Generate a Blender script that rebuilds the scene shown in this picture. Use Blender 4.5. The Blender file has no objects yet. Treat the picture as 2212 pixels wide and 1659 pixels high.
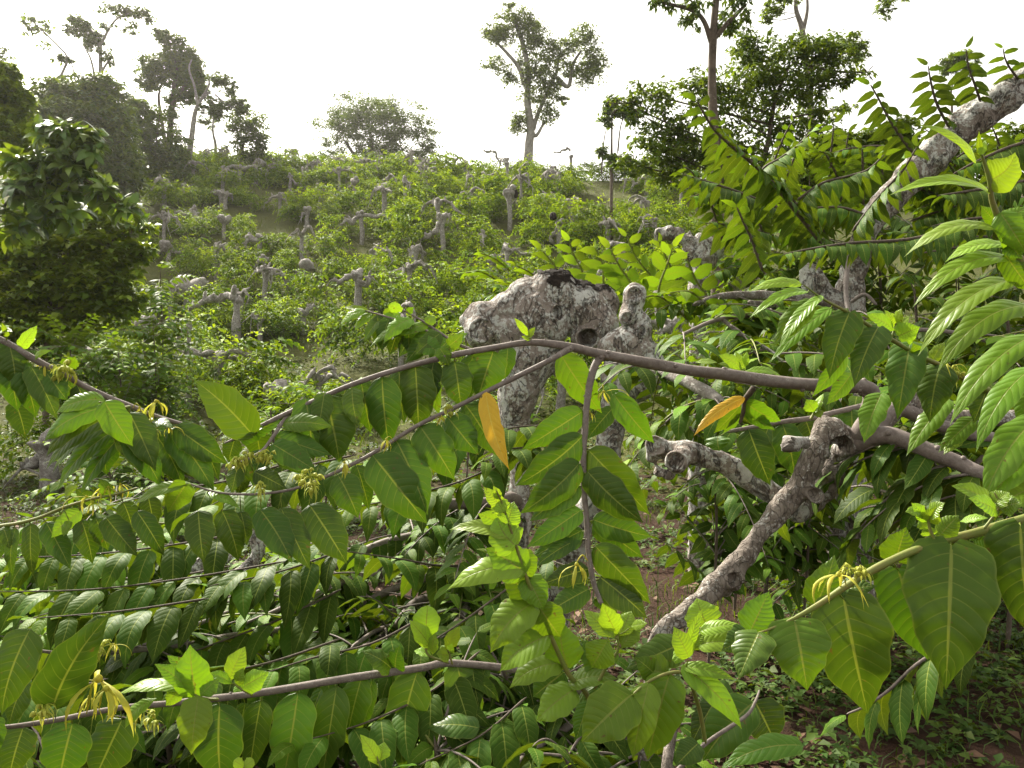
import bpy, bmesh, math, random
import numpy as np
from mathutils import Vector, Matrix, noise

random.seed(7)
RNG = np.random.default_rng(7)
scene = bpy.context.scene
COL = scene.collection
F = 1790.0          # focal length in the units of a 2212 x 1659 picture
CAMZ = 1.7
UP = np.array([0., 0., 1.])

# ------------------------------------------------------------------ helpers
def D(x, y, Y):
    """point at depth Y metres seen at picture position (x, y)"""
    return np.array([(x - 1106.0) / F * Y, Y, CAMZ + (829.5 - y) / F * Y])

def T(i, j, cx, cy):
    return 737.33 * i + cx / 3.0, 553.0 * j + cy / 3.0

def sstep(a, b, x):
    t = np.clip((x - a) / (b - a), 0, 1)
    return t * t * (3 - 2 * t)

_HY = [-60, 0, 10, 14, 20, 30, 36, 42, 50, 58, 63, 72, 90, 140, 285, 400]
_HZ = [0, 0, 0, 0.1, 0.9, 3.7, 6.2, 9.4, 13.0, 16.0, 17.0, 16.6, 13.0, 2, -30, -36]
def hfun(x, y):
    x = np.asarray(x, float); y = np.asarray(y, float)
    z = sum(np.interp(y + k, _HY, _HZ) for k in (-2.4, -1.2, 0, 1.2, 2.4)) / 5
    z = z + sstep(1, 6, x) * sstep(8, 17, y) * (1 - sstep(26, 44, y)) * 1.1
    z = z + sstep(6, 22, -x) * sstep(14, 30, y) * 0.8
    z = z + (0.10 * np.sin(x * .9 + 1.3) * np.sin(y * .7) + .05 * np.sin(x * 2.1 + y * 1.7)) * sstep(4, 12, y)
    return z

def on_ground(x, y, maxY=75):
    """ground point seen at picture position (x, y)"""
    Ys = np.linspace(3, maxY, 1500)
    X = (x - 1106) / F * Ys; Z = CAMZ + (829.5 - y) / F * Ys
    k = np.nonzero(hfun(X, Ys) >= Z)[0]
    q = Ys[k[0]] if len(k) else 60.0
    X = (x - 1106) / F * q
    return np.array([X, q, float(hfun(X, q))])

def nrm(v):
    v = np.asarray(v, float)
    return v / (np.linalg.norm(v) + 1e-12)

class Acc:
    def __init__(s): s.V = []; s.Fc = []; s.U = []; s.C = []; s.n = 0
    def add(s, v, f, u=None, c=None):
        v = np.asarray(v, float); m = len(v)
        s.V.append(v); s.Fc.append(np.asarray(f, int) + s.n)
        s.U.append(np.zeros((m, 2)) if u is None else np.asarray(u, float))
        if c is None: c = np.zeros((m, 4))
        c = np.asarray(c, float)
        s.C.append(np.broadcast_to(c, (m, 4)))
        s.n += m
    def mesh(s, name, base=(0, 0, 0), smooth=True):
        me = bpy.data.meshes.new(name)
        if not s.V: return me
        V = np.concatenate(s.V) - np.asarray(base, float)
        Q = np.concatenate(s.Fc); U = np.concatenate(s.U); C = np.concatenate(s.C)
        me.vertices.add(len(V)); me.vertices.foreach_set('co', V.astype(np.float32).ravel())
        me.loops.add(Q.size); me.loops.foreach_set('vertex_index', Q.astype(np.int32).ravel())
        me.polygons.add(len(Q))
        me.polygons.foreach_set('loop_start', np.arange(0, Q.size, 4, dtype=np.int32))
        if smooth: me.polygons.foreach_set('use_smooth', np.ones(len(Q), dtype=bool))
        uv = me.uv_layers.new(name='UVMap')
        uv.data.foreach_set('uv', U[Q.ravel()].astype(np.float32).ravel())
        at = me.color_attributes.new('leafcol', 'FLOAT_COLOR', 'POINT')
        at.data.foreach_set('color', C.astype(np.float32).ravel())
        me.update(calc_edges=True)
        return me

BASE = {}
def thing(name, label, cat, loc=(0, 0, 0), group=None):
    o = bpy.data.objects.new(name, None); COL.objects.link(o)
    o.empty_display_size = 0.2
    o.location = [float(a) for a in loc]
    o['label'] = label; o['category'] = cat
    if group: o['group'] = group
    BASE[o.name] = np.asarray(loc, float)
    return o

def part(name, data, mat, parent=None, label=None, smooth=True):
    base = BASE[parent.name] if parent is not None else np.zeros(3)
    me = data.mesh(name, base, smooth) if isinstance(data, Acc) else data
    if not me.materials: me.materials.append(mat)
    o = bpy.data.objects.new(name, me); COL.objects.link(o)
    if parent is not None: o.parent = parent
    BASE[o.name] = base
    if label: o['label'] = label
    return o

def catmull(P, n):
    P = np.asarray(P, float)
    if len(P) < 3:
        t = np.linspace(0, 1, n)[:, None]
        return P[0] * (1 - t) + P[-1] * t
    Q = np.vstack([2 * P[0] - P[1], P, 2 * P[-1] - P[-2]])
    out = []
    segs = len(P) - 1
    for u in np.linspace(0, segs - 1e-6, n):
        i = int(u); t = u - i
        a, b, c, d = Q[i], Q[i + 1], Q[i + 2], Q[i + 3]
        out.append(.5 * (2 * b + (c - a) * t + (2 * a - 5 * b + 4 * c - d) * t * t + (3 * b - a - 3 * c + d) * t ** 3))
    return np.array(out)

def tube(acc, pts, rad, ns=8, n=None, knob=0.0, seed=0, c=None, closed_tip=True):
    pts = np.asarray(pts, float); rad = np.asarray(rad, float)
    if rad.ndim == 0: rad = np.full(len(pts), float(rad))
    n = n or max(4, 5 * len(pts))
    R4 = catmull(np.column_stack([pts, rad]), n)
    P = R4[:, :3]; R = np.maximum(R4[:, 3], 1e-4)
    tan = np.gradient(P, axis=0); tan /= np.linalg.norm(tan, axis=1)[:, None] + 1e-12
    a = np.cross(tan[0], [0.3, 0.2, 1.0])
    if np.linalg.norm(a) < 1e-3: a = np.cross(tan[0], [1, 0, 0])
    a = nrm(a); A = []
    for t in tan:
        a = nrm(a - t * np.dot(a, t)); A.append(a)
    A = np.array(A); Bv = np.cross(tan, A)
    th = np.linspace(0, 2 * np.pi, ns, endpoint=False)
    rr = np.repeat(R[:, None], ns, 1)
    if knob:
        r_ = np.random.default_rng(seed)
        s = np.arange(n)[:, None] / 3.0
        for k in range(4):
            rr = rr * (1 + knob * .6 * np.sin(s * r_.uniform(.4, 2.2) + th[None] * r_.integers(0, 4) + r_.uniform(0, 6)))
    if closed_tip:
        rr[-1] *= .05; rr[0] *= .3
    V = P[:, None] + rr[..., None] * (np.cos(th)[None, :, None] * A[:, None] + np.sin(th)[None, :, None] * Bv[:, None])
    idx = np.arange(n * ns).reshape(n, ns); nx = np.roll(idx, -1, 1)
    Q = np.stack([idx[:-1], nx[:-1], nx[1:], idx[1:]], -1).reshape(-1, 4)
    u = np.stack([np.broadcast_to(th / 6.283, (n, ns)), np.broadcast_to(np.linspace(0, 1, n)[:, None], (n, ns))], -1)
    acc.add(V.reshape(-1, 3), Q, u.reshape(-1, 2), c)
    return P

PROF = {
    'o': ([0, .012, .04, .1, .2, .36, .52, .66, .78, .87, .93, 1], [.06, .34, .6, .82, .95, 1, .93, .76, .52, .28, .12, .0]),
    'h': ([0, .01, .03, .07, .14, .27, .45, .62, .76, .87, .94, 1], [.18, .5, .72, .88, .98, 1, .91, .7, .46, .22, .08, .0]),
    'l': ([0, .05, .15, .3, .45, .6, .75, .87, .95, 1], [.05, .22, .58, .9, 1, .92, .66, .36, .12, .0]),
    'p': ([0, .1, .3, .5, .7, .85, .95, 1], [.35, .5, .8, 1, .95, .75, .4, .0]),
}
def leaf(acc, B, Tp, N, w, bend=.08, side=0., fold=.25, curl=.1, wave=.03, twist=0., cord=0., sh='o',
         nu=22, nv=8, c=(.3, .5, 0, 1), seed=None):
    """one leaf blade from its base B to its tip Tp, N = its upper side"""
    r_ = random.Random(seed if seed is not None else random.random())
    B = np.asarray(B, float); Tp = np.asarray(Tp, float)
    L = np.linalg.norm(Tp - B); y = (Tp - B) / L
    n = np.asarray(N, float); n = nrm(n - y * np.dot(n, y)); x = np.cross(y, n)
    t = np.linspace(0, 1, nu); t = .5 * t + .5 * (1 - np.cos(np.pi * t)) / 2 if nu > 8 else t
    s4 = 4 * t * (1 - t)
    p = B + y * (L * t)[:, None] + n * (bend * L * s4)[:, None] + x * (side * L * s4)[:, None]
    tan = np.gradient(p, t, axis=0); tan /= np.linalg.norm(tan, axis=1)[:, None]
    xl = np.cross(tan, n); xl /= np.linalg.norm(xl, axis=1)[:, None]
    nl = np.cross(xl, tan)
    if twist:
        a = twist * t
        xl, nl = xl * np.cos(a)[:, None] + nl * np.sin(a)[:, None], nl * np.cos(a)[:, None] - xl * np.sin(a)[:, None]
    hw = w / 2 * np.interp(t, *PROF[sh])
    v = np.linspace(-1, 1, nv + 1)
    k1, ph1, ph2 = r_.uniform(2.2, 4.5), r_.uniform(0, 6.3), r_.uniform(0, 6.3)
    av = np.abs(v)
    wv = wave * w * (np.sin(6.283 * k1 * t + ph1)[:, None] * (v > 0) + np.sin(6.283 * k1 * 1.13 * t + ph2)[:, None] * (v <= 0)) * (av ** 2)[None]
    wv *= np.minimum(1, hw / (w * .25 + 1e-9))[:, None]
    ml = np.ones((nu, len(v)))
    if nu >= 20:
        for _ in range(r_.choice([0, 0, 1, 2])):      # bites and tears in the margin
            ml *= 1 - np.where((v > 0) == (r_.random() < .5), r_.uniform(.06, .22), 0)[None] * np.exp(-((t - r_.uniform(.3, .9)) / r_.uniform(.01, .022)) ** 2)[:, None]
    out = ml * hw[:, None] * v[None] * math.cos(fold) * (1 + .06 * np.sin(19 * t + ph1)[:, None] * (wave > 0))
    upw = hw[:, None] * (av[None] * math.sin(fold) - curl * av[None] ** 2 * 1.6) + wv
    V = p[:, None] + xl[:, None] * out[..., None] + nl[:, None] * upw[..., None]
    if cord:
        V = V - tan[:, None] * (cord * L * (av[None] ** 1.0) * np.exp(-t / .07)[:, None])[..., None]
    m = nv + 1
    idx = np.arange(nu * m).reshape(nu, m)
    Q = np.stack([idx[:-1, :-1], idx[:-1, 1:], idx[1:, 1:], idx[1:, :-1]], -1).reshape(-1, 4)
    U = np.stack([np.broadcast_to(v * .5 + .5, (nu, m)), np.broadcast_to(t[:, None], (nu, m))], -1).reshape(-1, 2)
    acc.add(V.reshape(-1, 3), Q, U, c)

def small_leaves(acc, B, d, N, w, fold=.3, arch=.12, c=None):
    """many leaves at once, two faces each: B base, d base-to-tip vector, N upper side, w width"""
    B = np.asarray(B, float); d = np.asarray(d, float); N = np.asarray(N, float)
    L = np.linalg.norm(d, axis=1, keepdims=True); y = d / (L + 1e-9)
    n = N - y * np.sum(N * y, 1, keepdims=True); n /= np.linalg.norm(n, axis=1, keepdims=True) + 1e-9
    x = np.cross(y, n); w = np.asarray(w, float).reshape(-1, 1)
    m = B + d * .42 + n * L * arch
    V = np.stack([B, m - x * w * .5 + n * w * fold * .5, m, m + x * w * .5 + n * w * fold * .5, B + d], 1)
    k = len(B); i = (np.arange(k) * 5)[:, None]
    Q = np.concatenate([i + np.array([[0, 2, 4, 1]]), i + np.array([[0, 3, 4, 2]])], 0)
    uv = np.tile(np.array([[.5, 0], [0, .45], [.5, .45], [1, .45], [.5, 1]]), (k, 1))
    cc = np.repeat(np.asarray(c, float), 5, 0) if c is not None else None
    acc.add(V.reshape(-1, 3), Q, uv, cc)

def remesh_blobs(name, blobs, voxel, base, amp=.012, freq=9., holes=(), smooth=4, seed=0, crease=0.):
    """one continuous gnarled surface round many balls (x, y, z, r); holes = (centre, r, depth, rim)"""
    bm = bmesh.new()
    for b in blobs:
        bmesh.ops.create_icosphere(bm, subdivisions=3 if b[3] > .05 else 2, radius=b[3], matrix=Matrix.Translation(Vector(b[:3]) - Vector(base)))
    me = bpy.data.meshes.new(name + '_raw'); bm.to_mesh(me); bm.free()
    o = bpy.data.objects.new(name + '_raw', me); COL.objects.link(o)
    r = o.modifiers.new('r', 'REMESH'); r.mode = 'VOXEL'; r.voxel_size = voxel
    s = o.modifiers.new('s', 'SMOOTH'); s.iterations = smooth; s.factor = .6
    dg = bpy.context.evaluated_depsgraph_get()
    res = bpy.data.meshes.new_from_object(o.evaluated_get(dg))
    bpy.data.objects.remove(o); bpy.data.meshes.remove(me)
    n = len(res.vertices)
    co = np.empty(n * 3, np.float32); res.vertices.foreach_get('co', co); co = co.reshape(-1, 3).astype(float)
    nr = np.array([v.normal[:] for v in res.vertices])
    d = np.empty(n)
    off = Vector((seed * 3.1, seed * 1.7, 5.0))
    for i in range(n):
        q = Vector(co[i]) * freq + off
        a = noise.fractal(q * .45, .9, 2.1, 3) * 1.2
        b = abs(noise.noise(Vector((q.x * 1.4, q.y * 1.4, q.z * .55)))) * 1.1
        e = noise.fractal(q * 3.2, .8, 2.0, 3) * .28
        d[i] = a * 1.0 - b * .6 + e * .6
    co2 = co + nr * (d * amp)[:, None]
    for (c, rr, dep, rim) in holes:
        c = np.asarray(c, float) - np.asarray(base, float)
        cp = np.array([0, 0, CAMZ]) - np.asarray(base, float); ry = nrm(c - cp); rel = co - cp
        al = rel @ ry; off_ = np.linalg.norm(rel - al[:, None] * ry, axis=1)
        c = co[np.argmin(al + np.where(off_ < rr * .5, 0, 50))]          # the near side of the surface there
        q = np.linalg.norm(co - c, axis=1) / rr
        push = np.where(q < 1, -dep * (1 - q ** 4), 0) + rim * np.exp(-((q - 1.18) / .2) ** 2)
        k = np.argmin(q); nd = nr[k]
        co2 += nd[None] * push[:, None]
    res.vertices.foreach_set('co', co2.astype(np.float32).ravel())
    res.polygons.foreach_set('use_smooth', np.ones(len(res.polygons), dtype=bool))
    res.update(); res.name = name
    return res

def chain(pts, step=.45):
    """balls along a polyline of (x, y, z, r)"""
    P = np.asarray(pts, float); out = []
    S = catmull(P, 60 * len(P))
    last = None
    for q in S:
        if last is None or np.linalg.norm(q[:3] - last[:3]) > step * q[3]:
            out.append(tuple(q)); last = q
    out.append(tuple(S[-1]))
    return out
# ------------------------------------------------------------------ materials
def new_mat(name):
    m = bpy.data.materials.new(name); m.use_nodes = True
    nt = m.node_tree; nt.nodes.clear()
    return m, nt
def N_(nt, typ, **kw):
    n = nt.nodes.new(typ)
    for k, v in kw.items():
        if k.startswith('i_'):
            n.inputs[k[2:].replace('_', ' ')].default_value = v
        elif k.startswith('n_'):
            n.inputs[int(k[2:])].default_value = v
        else: setattr(n, k, v)
    return n
def math_(nt, op, a, b=None, clamp=False):
    n = nt.nodes.new('ShaderNodeMath'); n.operation = op; n.use_clamp = clamp
    for k, v in ((0, a), (1, b)):
        if v is None: continue
        if isinstance(v, (int, float)): n.inputs[k].default_value = v
        else: nt.links.new(v, n.inputs[k])
    return n.outputs[0]
def mix_(nt, fac, a, b, mode='MIX'):
    n = nt.nodes.new('ShaderNodeMix'); n.data_type = 'RGBA'; n.blend_type = mode
    for s, v in ((n.inputs[0], fac), (n.inputs[6], a), (n.inputs[7], b)):
        if isinstance(v, (int, float)): s.default_value = v
        elif isinstance(v, tuple): s.default_value = v if len(v) == 4 else (*v, 1)
        else: nt.links.new(v, s)
    return n.outputs[2]
def ramp_(nt, fac, stops):
    n = nt.nodes.new('ShaderNodeValToRGB'); cr = n.color_ramp
    while len(cr.elements) < len(stops): cr.elements.new(.5)
    for e, (p, c) in zip(cr.elements, stops):
        e.position = p; e.color = (*c, 1) if len(c) == 3 else c
    nt.links.new(fac, n.inputs[0])
    return n.outputs[0]
def noise_(nt, vec, scale, detail=4, rough=.55, dist=0.):
    n = nt.nodes.new('ShaderNodeTexNoise'); n.inputs['Scale'].default_value = scale
    n.inputs['Detail'].default_value = detail; n.inputs['Roughness'].default_value = rough
    n.inputs['Distortion'].default_value = dist
    if vec is not None: nt.links.new(vec, n.inputs['Vector'])
    return n.outputs[0]
def bump_(nt, h, strength, dist=.01):
    b = nt.nodes.new('ShaderNodeBump'); b.inputs['Strength'].default_value = strength
    b.inputs['Distance'].default_value = dist; nt.links.new(h, b.inputs['Height'])
    return b.outputs[0]

def leaf_mat(name, stops, vein=(.17, .21, .04), nveins=10., veins=True, transl=.32, rough=.43, spots=.15, tboost=(1.75, 1.65, .35), spec=.36, bumpd=.0009, mott=(.16, .20, .03)):
    m, nt = new_mat(name); ln = nt.links.new
    at = N_(nt, 'ShaderNodeAttribute', attribute_name='leafcol')
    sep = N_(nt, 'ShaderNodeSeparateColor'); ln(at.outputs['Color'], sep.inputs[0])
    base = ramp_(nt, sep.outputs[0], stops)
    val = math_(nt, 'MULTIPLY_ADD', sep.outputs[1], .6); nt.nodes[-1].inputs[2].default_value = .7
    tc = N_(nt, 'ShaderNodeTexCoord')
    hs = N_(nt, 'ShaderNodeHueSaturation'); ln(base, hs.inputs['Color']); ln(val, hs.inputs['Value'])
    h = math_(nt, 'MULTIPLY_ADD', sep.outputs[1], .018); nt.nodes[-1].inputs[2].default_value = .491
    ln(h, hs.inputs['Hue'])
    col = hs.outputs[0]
    nrm_in = None
    if veins:
        uv = N_(nt, 'ShaderNodeSeparateXYZ'); ln(tc.outputs['UV'], uv.inputs[0])
        v = math_(nt, 'ABSOLUTE', math_(nt, 'MULTIPLY', math_(nt, 'SUBTRACT', uv.outputs[0], .5), 2.0))
        t = uv.outputs[1]
        vc = math_(nt, 'POWER', v, 1.35)
        ph = math_(nt, 'MULTIPLY', math_(nt, 'SUBTRACT', t, math_(nt, 'MULTIPLY', vc, .17)), nveins)
        fr = math_(nt, 'ABSOLUTE', math_(nt, 'SUBTRACT', math_(nt, 'FRACT', ph), .5))      # 0 on a vein
        lat = N_(nt, 'ShaderNodeMapRange', interpolation_type='SMOOTHSTEP', n_1=.014, n_2=.065, n_3=1., n_4=0.); ln(fr, lat.inputs[0])
        latf = math_(nt, 'MULTIPLY', lat.outputs[0], math_(nt, 'SUBTRACT', .85, math_(nt, 'MULTIPLY', v, .75)))
        mid = N_(nt, 'ShaderNodeMapRange', interpolation_type='SMOOTHSTEP', n_1=.022, n_2=.06, n_3=1., n_4=0.); ln(v, mid.inputs[0])
        edge = N_(nt, 'ShaderNodeMapRange', interpolation_type='SMOOTHSTEP', n_1=.93, n_2=1., n_3=0., n_4=.45); ln(v, edge.inputs[0])
        vf = math_(nt, 'MAXIMUM', math_(nt, 'MAXIMUM', math_(nt, 'MULTIPLY', latf, .62), math_(nt, 'MULTIPLY', mid.outputs[0], .95)), edge.outputs[0])
        no = noise_(nt, tc.outputs['Object'], 26, 3, .6)
        col = mix_(nt, math_(nt, 'MULTIPLY', no, .5), col, mix_(nt, .5, col, mott))
        sp = noise_(nt, tc.outputs['Object'], 75, 2, .6)
        spm = N_(nt, 'ShaderNodeMapRange', n_1=.68, n_2=.74, n_3=0., n_4=spots * 3); ln(sp, spm.inputs[0])
        col = mix_(nt, spm.outputs[0], col, (.10, .07, .02))
        col = mix_(nt, vf, col, vein)
        quilt = math_(nt, 'SUBTRACT', math_(nt, 'SINE', math_(nt, 'MULTIPLY', fr, 3.1416)), math_(nt, 'MULTIPLY', mid.outputs[0], .5))
        fine = noise_(nt, tc.outputs['Object'], 180, 2, .5)
        nrm_in = bump_(nt, math_(nt, 'ADD', quilt, math_(nt, 'MULTIPLY', fine, .25)), .55, bumpd)
    geo = N_(nt, 'ShaderNodeNewGeometry')
    under = mix_(nt, .35, col, (.15, .20, .03))
    col = mix_(nt, geo.outputs['Backfacing'], col, under)
    pb = N_(nt, 'ShaderNodeBsdfPrincipled'); pb.inputs['Roughness'].default_value = rough
    pb.inputs['Specular IOR Level'].default_value = spec
    ln(col, pb.inputs['Base Color'])
    tr = N_(nt, 'ShaderNodeBsdfTranslucent'); ln(mix_(nt, 1., col, tboost, 'MULTIPLY'), tr.inputs['Color'])
    if nrm_in is not None: ln(nrm_in, pb.inputs['Normal']); ln(nrm_in, tr.inputs['Normal'])
    mx = N_(nt, 'ShaderNodeMixShader')
    ln(math_(nt, 'MULTIPLY_ADD', sep.outputs[0], transl * .5), mx.inputs[0]); nt.nodes[-1].inputs[2].default_value = transl * .5
    ln(pb.outputs[0], mx.inputs[1]); ln(tr.outputs[0], mx.inputs[2])
    out = N_(nt, 'ShaderNodeOutputMaterial'); ln(mx.outputs[0], out.inputs['Surface'])
    return m

def bark_mat(name, dark, mid, pale, lich=.5, scale=6., bump=.7, bdist=.02, rough=.9, cracks=True, fissures=False):
    m, nt = new_mat(name); ln = nt.links.new
    tc = N_(nt, 'ShaderNodeTexCoord'); v = tc.outputs['Object']
    a = noise_(nt, v, scale * .9, 6, .68, 1.6)
    b = noise_(nt, v, scale * 3.1, 5, .7, .3)
    c = noise_(nt, v, scale * 11, 4, .7)
    base = mix_(nt, ramp_(nt, b, [(.32, (0, 0, 0)), (.66, (1, 1, 1))]), dark, mid)
    lm = math_(nt, 'ADD', math_(nt, 'MULTIPLY', a, .55), math_(nt, 'MULTIPLY', c, .45))
    lf = N_(nt, 'ShaderNodeMapRange', interpolation_type='SMOOTHSTEP', n_1=.605 - lich * .2, n_2=.665 - lich * .19, n_3=0., n_4=.92); ln(lm, lf.inputs[0])
    col = mix_(nt, lf.outputs[0], base, mix_(nt, b, pale, tuple(x * .62 for x in pale)))
    hgt = math_(nt, 'ADD', math_(nt, 'MULTIPLY', b, .7), math_(nt, 'MULTIPLY', c, .5))
    if fissures:        # thin winding fissures and specks
        mpf = N_(nt, 'ShaderNodeMapping'); mpf.inputs['Scale'].default_value = (1, 1, .5); ln(v, mpf.inputs[0])
        fz = math_(nt, 'ABSOLUTE', math_(nt, 'SUBTRACT', noise_(nt, mpf.outputs[0], scale * 2.4, 6, .62, .8), .5))
        ff = N_(nt, 'ShaderNodeMapRange', interpolation_type='SMOOTHSTEP', n_1=.0, n_2=.022, n_3=1., n_4=0.); ln(fz, ff.inputs[0])
        fk = N_(nt, 'ShaderNodeMapRange', n_1=.61, n_2=.70, n_3=0., n_4=.42); ln(noise_(nt, v, scale * 16, 3, .7), fk.inputs[0])
        dk = math_(nt, 'MAXIMUM', math_(nt, 'MULTIPLY', ff.outputs[0], .55), fk.outputs[0])
        col = mix_(nt, dk, col, tuple(x * .4 for x in dark)); hgt = math_(nt, 'SUBTRACT', hgt, math_(nt, 'MULTIPLY', ff.outputs[0], .8))
    if cracks:
        vo = N_(nt, 'ShaderNodeTexVoronoi', feature='DISTANCE_TO_EDGE'); vo.inputs['Scale'].default_value = scale * 7
        mp = N_(nt, 'ShaderNodeMapping'); mp.inputs['Scale'].default_value = (1, 1, .45)
        wob = mix_(nt, .12, v, N_(nt, 'ShaderNodeTexNoise').outputs[1], 'ADD')
        ln(wob, mp.inputs[0]); ln(mp.outputs[0], vo.inputs['Vector'])
        cr = N_(nt, 'ShaderNodeMapRange', n_1=0., n_2=.09, n_3=1., n_4=0.); ln(vo.outputs[0], cr.inputs[0])
        col = mix_(nt, math_(nt, 'MULTIPLY', cr.outputs[0], .5), col, tuple(x * .45 for x in dark))
        hgt = math_(nt, 'SUBTRACT', hgt, math_(nt, 'MULTIPLY', cr.outputs[0], .5))
    pb = N_(nt, 'ShaderNodeBsdfPrincipled'); pb.inputs['Roughness'].default_value = rough
    pb.inputs['Specular IOR Level'].default_value = .2
    ln(col, pb.inputs['Base Color']); ln(bump_(nt, hgt, bump, bdist), pb.inputs['Normal'])
    out = N_(nt, 'ShaderNodeOutputMaterial'); ln(pb.outputs[0], out.inputs['Surface'])
    return m

def plain_mat(name, c1, c2, scale=20., rough=.7, transl=0.):
    m, nt = new_mat(name); ln = nt.links.new
    tc = N_(nt, 'ShaderNodeTexCoord')
    f = ramp_(nt, noise_(nt, tc.outputs['Object'], scale, 4, .6), [(.35, (0, 0, 0)), (.65, (1, 1, 1))])
    col = mix_(nt, f, c1, c2)
    pb = N_(nt, 'ShaderNodeBsdfPrincipled'); pb.inputs['Roughness'].default_value = rough
    pb.inputs['Specular IOR Level'].default_value = .3
    ln(col, pb.inputs['Base Color'])
    sh = pb.outputs[0]
    if transl:
        tr = N_(nt, 'ShaderNodeBsdfTranslucent'); ln(col, tr.inputs[0])
        mx = N_(nt, 'ShaderNodeMixShader'); mx.inputs[0].default_value = transl
        ln(sh, mx.inputs[1]); ln(tr.outputs[0], mx.inputs[2]); sh = mx.outputs[0]
    out = N_(nt, 'ShaderNodeOutputMaterial'); ln(sh, out.inputs['Surface'])
    return m

GREENS = [(0., (.017, .050, .006)), (.3, (.047, .114, .008)), (.6, (.115, .225, .014)), (1., (.215, .34, .035))]
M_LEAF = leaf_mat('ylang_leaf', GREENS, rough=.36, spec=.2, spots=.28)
M_LEAFMID = leaf_mat('ylang_leaf_mid', GREENS, veins=True, spots=.1, spec=.06, rough=.5, bumpd=.0008)
M_LEAFFAR = leaf_mat('ylang_leaf_far', [(0., (.036, .074, .006)), (.3, (.082, .148, .007)), (.6, (.15, .235, .009)), (1., (.24, .325, .014))], veins=False, transl=.38, rough=.6, spec=.05)
M_TREELEAF = leaf_mat('forest_leaf', [(0., (.035, .07, .014)), (.5, (.075, .13, .018)), (1., (.15, .21, .025))], veins=False, transl=.36, rough=.55, spec=.2)
M_YELLOW = leaf_mat('yellow_leaf', [(0., (.52, .30, .014)), (.5, (.58, .37, .018)), (1., (.42, .42, .02))], vein=(.60, .46, .06), spots=.33, tboost=(1.3, 1.1, .6), mott=(.20, .065, .012))
M_PETAL = plain_mat('petal', (.46, .40, .035), (.40, .42, .05), 30, .6, .35)
M_BUD = plain_mat('bud', (.34, .40, .05), (.46, .46, .07), 60, .6, .3)
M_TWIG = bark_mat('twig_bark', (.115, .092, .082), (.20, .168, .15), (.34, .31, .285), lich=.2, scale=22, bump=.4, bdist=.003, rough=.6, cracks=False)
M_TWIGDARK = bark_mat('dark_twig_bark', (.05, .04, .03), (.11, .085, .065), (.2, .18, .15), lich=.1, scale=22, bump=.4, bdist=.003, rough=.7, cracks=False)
M_SHOOT = plain_mat('green_shoot', (.13, .17, .03), (.17, .16, .045), 40, .55)
M_BARKHEAD = bark_mat('lichen_bark', (.11, .088, .074), (.30, .255, .225), (.58, .58, .55), lich=.66, scale=5.2, bump=1., bdist=.02, cracks=False, fissures=True)
M_BARKLIMB = bark_mat('limb_bark', (.10, .08, .065), (.26, .225, .195), (.52, .51, .48), lich=.45, scale=9, bump=.7, bdist=.012)
M_BARKFAR = bark_mat('grey_bark', (.12, .102, .09), (.27, .248, .23), (.52, .51, .48), lich=.52, scale=8, bump=.6, bdist=.03, cracks=False)
M_TRUNKDARK = bark_mat('forest_bark', (.06, .045, .035), (.14, .11, .085), (.30, .27, .23), lich=.2, scale=1.5, bump=.6, bdist=.04, cracks=False)
M_CHAR = bark_mat('dark_growth', (.008, .006, .005), (.03, .022, .017), (.08, .06, .05), lich=.1, scale=14, bump=.9, bdist=.01, cracks=False)

def ground_mat():
    m, nt = new_mat('red_soil_and_turf'); ln = nt.links.new
    geo = N_(nt, 'ShaderNodeNewGeometry'); v = geo.outputs['Position']
    a = noise_(nt, v, .35, 5, .6, .4); b = noise_(nt, v, 2.6, 6, .65, .3); c = noise_(nt, v, 24, 5, .7)
    soil = mix_(nt, c, (.018, .009, .006), (.058, .028, .018))
    soil = mix_(nt, ramp_(nt, b, [(.4, (0, 0, 0)), (.65, (.7, .7, .7))]), soil, (.055, .036, .024))
    turf = mix_(nt, b, (.045, .06, .014), (.105, .098, .028))
    turf = mix_(nt, ramp_(nt, c, [(.4, (0, 0, 0)), (.7, (.6, .6, .6))]), turf, (.035, .05, .014))
    sx = N_(nt, 'ShaderNodeSeparateXYZ'); ln(v, sx.inputs[0])
    far = N_(nt, 'ShaderNodeMapRange', n_1=9., n_2=24., n_3=.0, n_4=.34); ln(sx.outputs[1], far.inputs[0])
    g = math_(nt, 'ADD', math_(nt, 'ADD', math_(nt, 'MULTIPLY', a, .55), math_(nt, 'MULTIPLY', b, .35)), far.outputs[0])
    gm = N_(nt, 'ShaderNodeMapRange', interpolation_type='SMOOTHSTEP', n_1=.47, n_2=.62, n_3=0., n_4=1.); ln(g, gm.inputs[0])
    col = mix_(nt, gm.outputs[0], soil, turf)
    pb = N_(nt, 'ShaderNodeBsdfPrincipled'); pb.inputs['Roughness'].default_value = .95; pb.inputs['Specular IOR Level'].default_value = .1
    ln(col, pb.inputs['Base Color'])
    ln(bump_(nt, math_(nt, 'ADD', c, math_(nt, 'MULTIPLY', b, 2.)), .8, .05), pb.inputs['Normal'])
    out = N_(nt, 'ShaderNodeOutputMaterial'); ln(pb.outputs[0], out.inputs['Surface'])
    return m
M_GROUND = ground_mat()
M_GRASS = leaf_mat('weed_leaf', [(0., (.028, .056, .012)), (.5, (.05, .09, .016)), (1., (.10, .14, .025))], veins=False, transl=.25, rough=.6, spec=.12)
M_LITTER = plain_mat('dry_leaf', (.06, .03, .018), (.15, .085, .05), 9, .8)
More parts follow.
